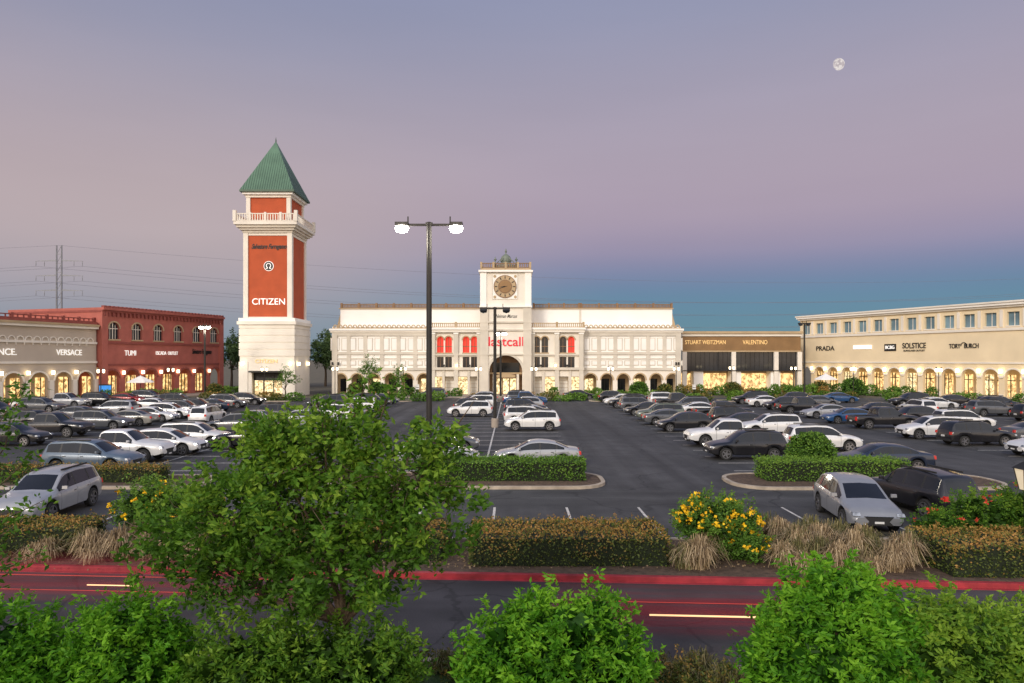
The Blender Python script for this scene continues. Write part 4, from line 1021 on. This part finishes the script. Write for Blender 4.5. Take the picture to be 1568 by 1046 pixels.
def small_tree(name, x, y, h, r, mat=lf_far, n=260, size=.28, per=22):
    o = V(name); th_ = h*.4
    o.tube([(x, y, 0), (x+.1, y, th_*.6), (x, y, th_)], [.22*h/8, .17*h/8, .13*h/8], m_bark, 8)
    lobes = [((x+R.normal()*r*.35, y+R.normal()*r*.3, th_+(h-th_)*f), (r*w, r*w, (h-th_)*.3)) for f, w in ((.25, .8), (.45, 1.), (.5, .85), (.7, .7), (.85, .45))]
    for c, q in lobes: o.tube([(x, y, th_*.8), ((x+c[0])/2, (y+c[1])/2, (th_+c[2])/2-.2), c], [.10*h/8, .07*h/8, .03], m_bark, 5)
    crown(o, lobes, n, per, h*.09, size, mat, bias=.4, sig=h*.018)
    return o.make()
for x, y, h, r in ((-60, 146, 11, 4), (-54, 150, 12.5, 4.5), (-49, 143, 11, 3.8), (-36, 148, 12, 4.5), (-41, 150, 11, 4), (-33, 143, 10.5, 4)): small_tree('background_tree', x, y, h, r, lf_far, 330, .5, 20)
small_tree('sapling', -21.4, 104.5, 6.0, 1.6, lf_box, 150, .22, 16)
small_tree('sapling', -17.5, 103.5, 5.0, 1.2, lf_tree, 110, .2, 14)
small_tree('sapling', -33.6, 101, 4.6, 1.5, lf_box, 120, .22, 14)

# ------------------------------------------------------------ street furniture near shops
b = B('market_umbrella', (53.3, 116, 0)); b.lathe(0, 0, [(.05, 0), (.04, 2.9)], m_dark, 6); b.lathe(0, 0, [(1.9, 2.5), (1.85, 2.65), (.1, 3.5), (0, 3.6)], m_white, 8); b.lathe(0, 0, [(.3, 0), (.3, .1), (0, .12)], m_conc, 8); b.make()
b = B('market_umbrella', (-55.5, 102, 0)); b.lathe(0, 0, [(.05, 0), (.04, 2.9)], m_dark, 6); b.lathe(0, 0, [(1.9, 2.5), (1.85, 2.65), (.1, 3.5), (0, 3.6)], m_white, 8); b.make()
b = B('directory_kiosk', (-56.3, 94.5, 0), (.9, .43))
b.box(-.8, .8, -.15, .15, .12, 2.5, m_dark); b.box(-.7, .7, .15, .17, .35, 2.35, M('kiosk_screen', (.02, .1, .3), .3, var=.8, scale=2.5, emit=(.05, .35, .9), estr=.7)); b.make()
def road_sign(x, y, h, mat_):
    b = B('traffic_sign', (x, y, 0)); b.lathe(0, 0, [(.03, 0), (.03, h)], m_dark, 6)
    b.box(-.25, .25, .03, .05, h-.7, h, mat_); b.box(-.20, .20, .05, .055, h-.5, h-.42, m_black)
    b.make()
road_sign(26, 97.5, 2.4, m_plate); road_sign(-13.5, 97.5, 2.4, m_plate)

# ------------------------------------------------------------ pylon and power lines
m_steel = M('galvanised_steel', (.20, .21, .24), .5, metal=.4)
m_wire = M('power_cable', (.20, .20, .25), .6)
pl = B('transmission_pylon', (-199, 300, 0))
for s in (-1.1, 1.1): pl.lathe(s, 0, [(.45, 0), (.28, 56)], m_steel, 8)
for z in np.arange(4, 56, 4.0):
    pl.box(-1.1, 1.1, -.1, .1, z, z+.25, m_steel)
    pl.prism([(-1.1, z), (1.1, z+3.8), (1.1, z+4.1), (-1.1, z+.3)], -.08, .08, m_steel)
ZS = (49, 42.5, 36)
for z in ZS:
    for s in (-1, 1):
        pl.prism([(s*1.1, z+.7), (s*10.5, z+.15), (s*10.5, z), (s*1.1, z)], -.1, .1, m_steel)
        for xx in (6.5, 10.2): pl.lathe(s*xx, 0, [(.10, z), (.16, z-1), (.1, z-2.2)], m_steel, 6)
pl.make()
w = V('power_lines')
def wire(p0, p1, sag, r=.07, n=24):
    p0, p1 = np.array(p0, float), np.array(p1, float)
    P = [p0+(p1-p0)*t_-np.array([0, 0, 4*sag*t_*(1-t_)]) for t_ in np.linspace(0, 1, n)]
    w.tube(P, [r]*n, m_wire, 4)
for z in ZS:
    for xx in (-10, 10):
        wire((-199+xx, 300, z-2.2), (330+xx, 395, z-3.5), 11, .06)
        wire((-199+xx, 300, z-2.2), (-620+xx, 255, z-2), 9, .055)
wire((-199, 300, 56), (330, 395, 54), 9, .05); wire((-199, 300, 56), (-620, 255, 56), 8, .045)
w.make()

# ------------------------------------------------------------ passing traffic: long-exposure streaks
def streakmat(name, col, estr, dens, sc):
    m = bpy.data.materials.new(name); t, n, l, p = nt(m)
    tc = n.new('ShaderNodeTexCoord'); mp = n.new('ShaderNodeMapping'); mp.inputs['Scale'].default_value = sc
    z = n.new('ShaderNodeTexNoise'); z.inputs['Scale'].default_value = 1.; z.inputs['Detail'].default_value = 3
    l.new(tc.outputs['Object'], mp.inputs[0]); l.new(mp.outputs[0], z.inputs['Vector'])
    g = n.new('ShaderNodeSeparateXYZ'); l.new(tc.outputs['Generated'], g.inputs[0])
    def smo(out, a, b_):
        r = n.new('ShaderNodeMapRange'); r.interpolation_type = 'SMOOTHSTEP'; r.inputs[1].default_value = a; r.inputs[2].default_value = b_; l.new(out, r.inputs[0]); return r.outputs[0]
    def mul(x, y):
        q = n.new('ShaderNodeMath'); q.operation = 'MULTIPLY'
        l.new(x, q.inputs[0])
        if isinstance(y, float): q.inputs[1].default_value = y
        else: l.new(y, q.inputs[1])
        return q.outputs[0]
    f = mul(mul(mul(smo(g.outputs[0], 0, .15), smo(g.outputs[0], 1, .85)), mul(smo(g.outputs[2], 0, .3), smo(g.outputs[2], 1, .6))), mul(smo(z.outputs['Fac'], .2, .75), float(dens)))
    p.inputs['Base Color'].default_value = tuple(col)+(1,); p.inputs['Roughness'].default_value = .6
    p.inputs['Emission Color'].default_value = tuple(col)+(1,); p.inputs['Emission Strength'].default_value = estr
    l.new(f, p.inputs['Alpha']); return m
m_st = streakmat('red_motion_blur', (.17, .010, .022), .22, .80, (.10, 1, 9))
m_tr = M('headlight_trail', (1, .6, .3), .5, emit=(1, .60, .30), estr=1.0)
m_tr2 = M('tail_light_trail', (.5, .06, .05), .5, emit=(1, .10, .05), estr=.22)
for x0, x1, y, z1 in ((-14, -3.6, 15.6, 1.45), (.3, 7.4, 14.6, 1.45)):
    b = B('passing_car_blur', (0, y+.058*4 if x0 < 0 else y, 0), (1, -.058))
    b.poly([(x0, 0, .05), (x1, 0, .05), (x1, 0, z1), (x0, 0, z1)], m_st); b.make()
    b = B('light_trail', (0, y-.05+(.058*4 if x0 < 0 else 0), 0), (1, -.058))
    if x0 > 0: b.box(2.9, 5.7, 0, .02, .60, .63, m_tr); b.box(1.5, 5.7, 0, .015, .88, .888, m_tr2)
    else: b.box(-10.2, -8.9, 0, .02, .58, .60, m_tr); b.box(-12.5, -5.0, 0, .015, .80, .81, m_tr2); b.box(-13, -6, 0, .015, .45, .458, m_tr2)
    b.make()

# ------------------------------------------------------------ moon
mo = B('moon', (0, 0, 0))
N1, N2 = 20, 32
for i in range(N1+1):
    for j in range(N2):
        ph, th = math.pi*i/N1, 2*math.pi*j/N2; mo.v.append((math.sin(ph)*math.cos(th), math.sin(ph)*math.sin(th), math.cos(ph)))
mm = bpy.data.materials.new('moon_surface'); t_, n_, l_, p_ = nt(mm)
mm.cycles.emission_sampling = 'NONE'
tc = n_.new('ShaderNodeTexCoord'); z = n_.new('ShaderNodeTexNoise'); z.inputs['Scale'].default_value = 1.8; l_.new(tc.outputs['Object'], z.inputs[0])
rr = n_.new('ShaderNodeValToRGB'); rr.color_ramp.elements[0].position = .40; rr.color_ramp.elements[0].color = (.50, .44, .46, 1); rr.color_ramp.elements[1].position = .60; rr.color_ramp.elements[1].color = (.82, .76, .73, 1)
l_.new(z.outputs['Fac'], rr.inputs[0])
vm = n_.new('ShaderNodeVectorMath'); vm.operation = 'DOT_PRODUCT'; vm.inputs[1].default_value = (.12, -.98, -.1); l_.new(tc.outputs['Object'], vm.inputs[0])  # sunlit phase of the moon painted into the emission by direction
mr = n_.new('ShaderNodeMapRange'); mr.inputs[1].default_value = .02; mr.inputs[2].default_value = .25; l_.new(vm.outputs['Value'], mr.inputs[0])
em = n_.new('ShaderNodeEmission'); l_.new(rr.outputs[0], em.inputs[0]); em.inputs[1].default_value = 1.0
tp = n_.new('ShaderNodeBsdfTransparent'); mx = n_.new('ShaderNodeMixShader'); l_.new(mr.outputs[0], mx.inputs[0]); l_.new(tp.outputs[0], mx.inputs[1]); l_.new(em.outputs[0], mx.inputs[2])
l_.new(mx.outputs[0], n_['Material Output'].inputs['Surface'])
mo.mi(mm)
for i in range(N1):
    for j in range(N2): mo.f.append([i*N2+j, i*N2+(j+1) % N2, (i+1)*N2+(j+1) % N2, (i+1)*N2+j]); mo.m.append(0)
q = mo.make(smooth=True); q.scale = (22, 22, 22); q.location = (1198, 2508, 1088)

# ------------------------------------------------------------ sky, sun, camera
W = bpy.data.worlds.new('World'); SC.world = W; W.use_nodes = True
n = W.node_tree.nodes; l = W.node_tree.links; n.clear()
out = n.new('ShaderNodeOutputWorld')
tc = n.new('ShaderNodeTexCoord'); sp = n.new('ShaderNodeSeparateXYZ'); l.new(tc.outputs['Generated'], sp.inputs[0])
def lin(c): return tuple(((v/255)/12.92 if v/255 <= .04045 else ((v/255+.055)/1.055)**2.4) for v in c)+(1,)
def ramp(st, src):
    r = n.new('ShaderNodeValToRGB'); e = r.color_ramp.elements; r.color_ramp.interpolation = 'B_SPLINE'
    e[0].position = st[0][0]; e[0].color = lin(st[0][1]); e[1].position = st[-1][0]; e[1].color = lin(st[-1][1])
    for p, c in st[1:-1]: q = e.new(p); q.color = lin(c)
    l.new(src, r.inputs[0]); return r
right = ramp([(0, (98, 140, 152)), (.045, (90, 136, 157)), (.085, (88, 129, 160)), (.115, (108, 126, 163)), (.15, (144, 136, 166)), (.20, (168, 151, 170)), (.28, (170, 157, 173)), (.36, (160, 153, 173)), (.44, (146, 148, 173)), (.56, (132, 142, 176)), (1, (95, 115, 165))], sp.outputs[2])
left = ramp([(0, (116, 142, 158)), (.05, (138, 147, 163)), (.10, (164, 156, 167)), (.16, (183, 167, 171)), (.24, (181, 165, 171)), (.32, (168, 158, 171)), (.40, (149, 149, 171)), (.52, (128, 138, 171)), (1, (95, 115, 165))], sp.outputs[2])
nzs = n.new('ShaderNodeTexNoise'); nzs.inputs['Scale'].default_value = 1.6; nzs.inputs['Detail'].default_value = 4
mps = n.new('ShaderNodeMapping'); mps.inputs['Scale'].default_value = (1, 1, 7); l.new(tc.outputs['Generated'], mps.inputs[0]); l.new(mps.outputs[0], nzs.inputs['Vector'])
mr = n.new('ShaderNodeMapRange'); mr.interpolation_type = 'SMOOTHSTEP'; mr.inputs[1].default_value = -.45; mr.inputs[2].default_value = .18; l.new(sp.outputs[0], mr.inputs[0])
m1 = n.new('ShaderNodeMix'); m1.data_type = 'RGBA'; l.new(mr.outputs[0], m1.inputs[0]); l.new(left.outputs[0], m1.inputs[6]); l.new(right.outputs[0], m1.inputs[7])
hz = n.new('ShaderNodeMapRange'); hz.inputs[1].default_value = .3; hz.inputs[2].default_value = .7; hz.inputs[3].default_value = .97; hz.inputs[4].default_value = 1.03; l.new(nzs.outputs['Fac'], hz.inputs[0])
m1s = n.new('ShaderNodeVectorMath'); m1s.operation = 'SCALE'; l.new(m1.outputs[2], m1s.inputs[0]); l.new(hz.outputs[0], m1s.inputs['Scale'])
# afterglow of the sunset, behind the viewer
glow = ramp([(0, (255, 222, 186)), (.15, (255, 232, 210)), (.4, (228, 224, 226)), (1, (150, 164, 192))], sp.outputs[2])
gs = n.new('ShaderNodeVectorMath'); gs.operation = 'SCALE'; gs.inputs['Scale'].default_value = 1.8; l.new(glow.outputs[0], gs.inputs[0])
mb = n.new('ShaderNodeMapRange'); mb.interpolation_type = 'SMOOTHSTEP'; mb.inputs[1].default_value = .45; mb.inputs[2].default_value = -.7; l.new(sp.outputs[1], mb.inputs[0])
m2 = n.new('ShaderNodeMix'); m2.data_type = 'RGBA'; l.new(mb.outputs[0], m2.inputs[0]); l.new(m1s.outputs[0], m2.inputs[6]); l.new(gs.outputs[0], m2.inputs[7])
bg = n.new('ShaderNodeBackground'); l.new(m2.outputs[2], bg.inputs[0]); bg.inputs[1].default_value = 1.0
sky = n.new('ShaderNodeTexSky'); sky.sky_type = 'NISHITA'; sky.sun_disc = False; sky.sun_elevation = math.radians(2); sky.sun_rotation = math.radians(205)
bg2 = n.new('ShaderNodeBackground'); l.new(sky.outputs[0], bg2.inputs[0]); bg2.inputs[1].default_value = .015
ad = n.new('ShaderNodeAddShader'); l.new(bg.outputs[0], ad.inputs[0]); l.new(bg2.outputs[0], ad.inputs[1]); l.new(ad.outputs[0], out.inputs[0])

S = bpy.data.lights.new('sun', 'SUN'); S.energy = 1.85; S.angle = math.radians(12); S.color = (1, .90, .78)
so = bpy.data.objects.new('sun', S); COL.objects.link(so); so.rotation_euler = (math.radians(66), 0, math.radians(-28))

cam = bpy.data.cameras.new('camera'); co = bpy.data.objects.new('camera', cam); COL.objects.link(co)
co.location = (0, 0, 6); co.rotation_euler = (math.pi/2, 0, 0)
cam.lens = 24; cam.sensor_width = 36; cam.shift_y = .0172; cam.clip_end = 6000; cam.clip_start = .1
SC.camera = co
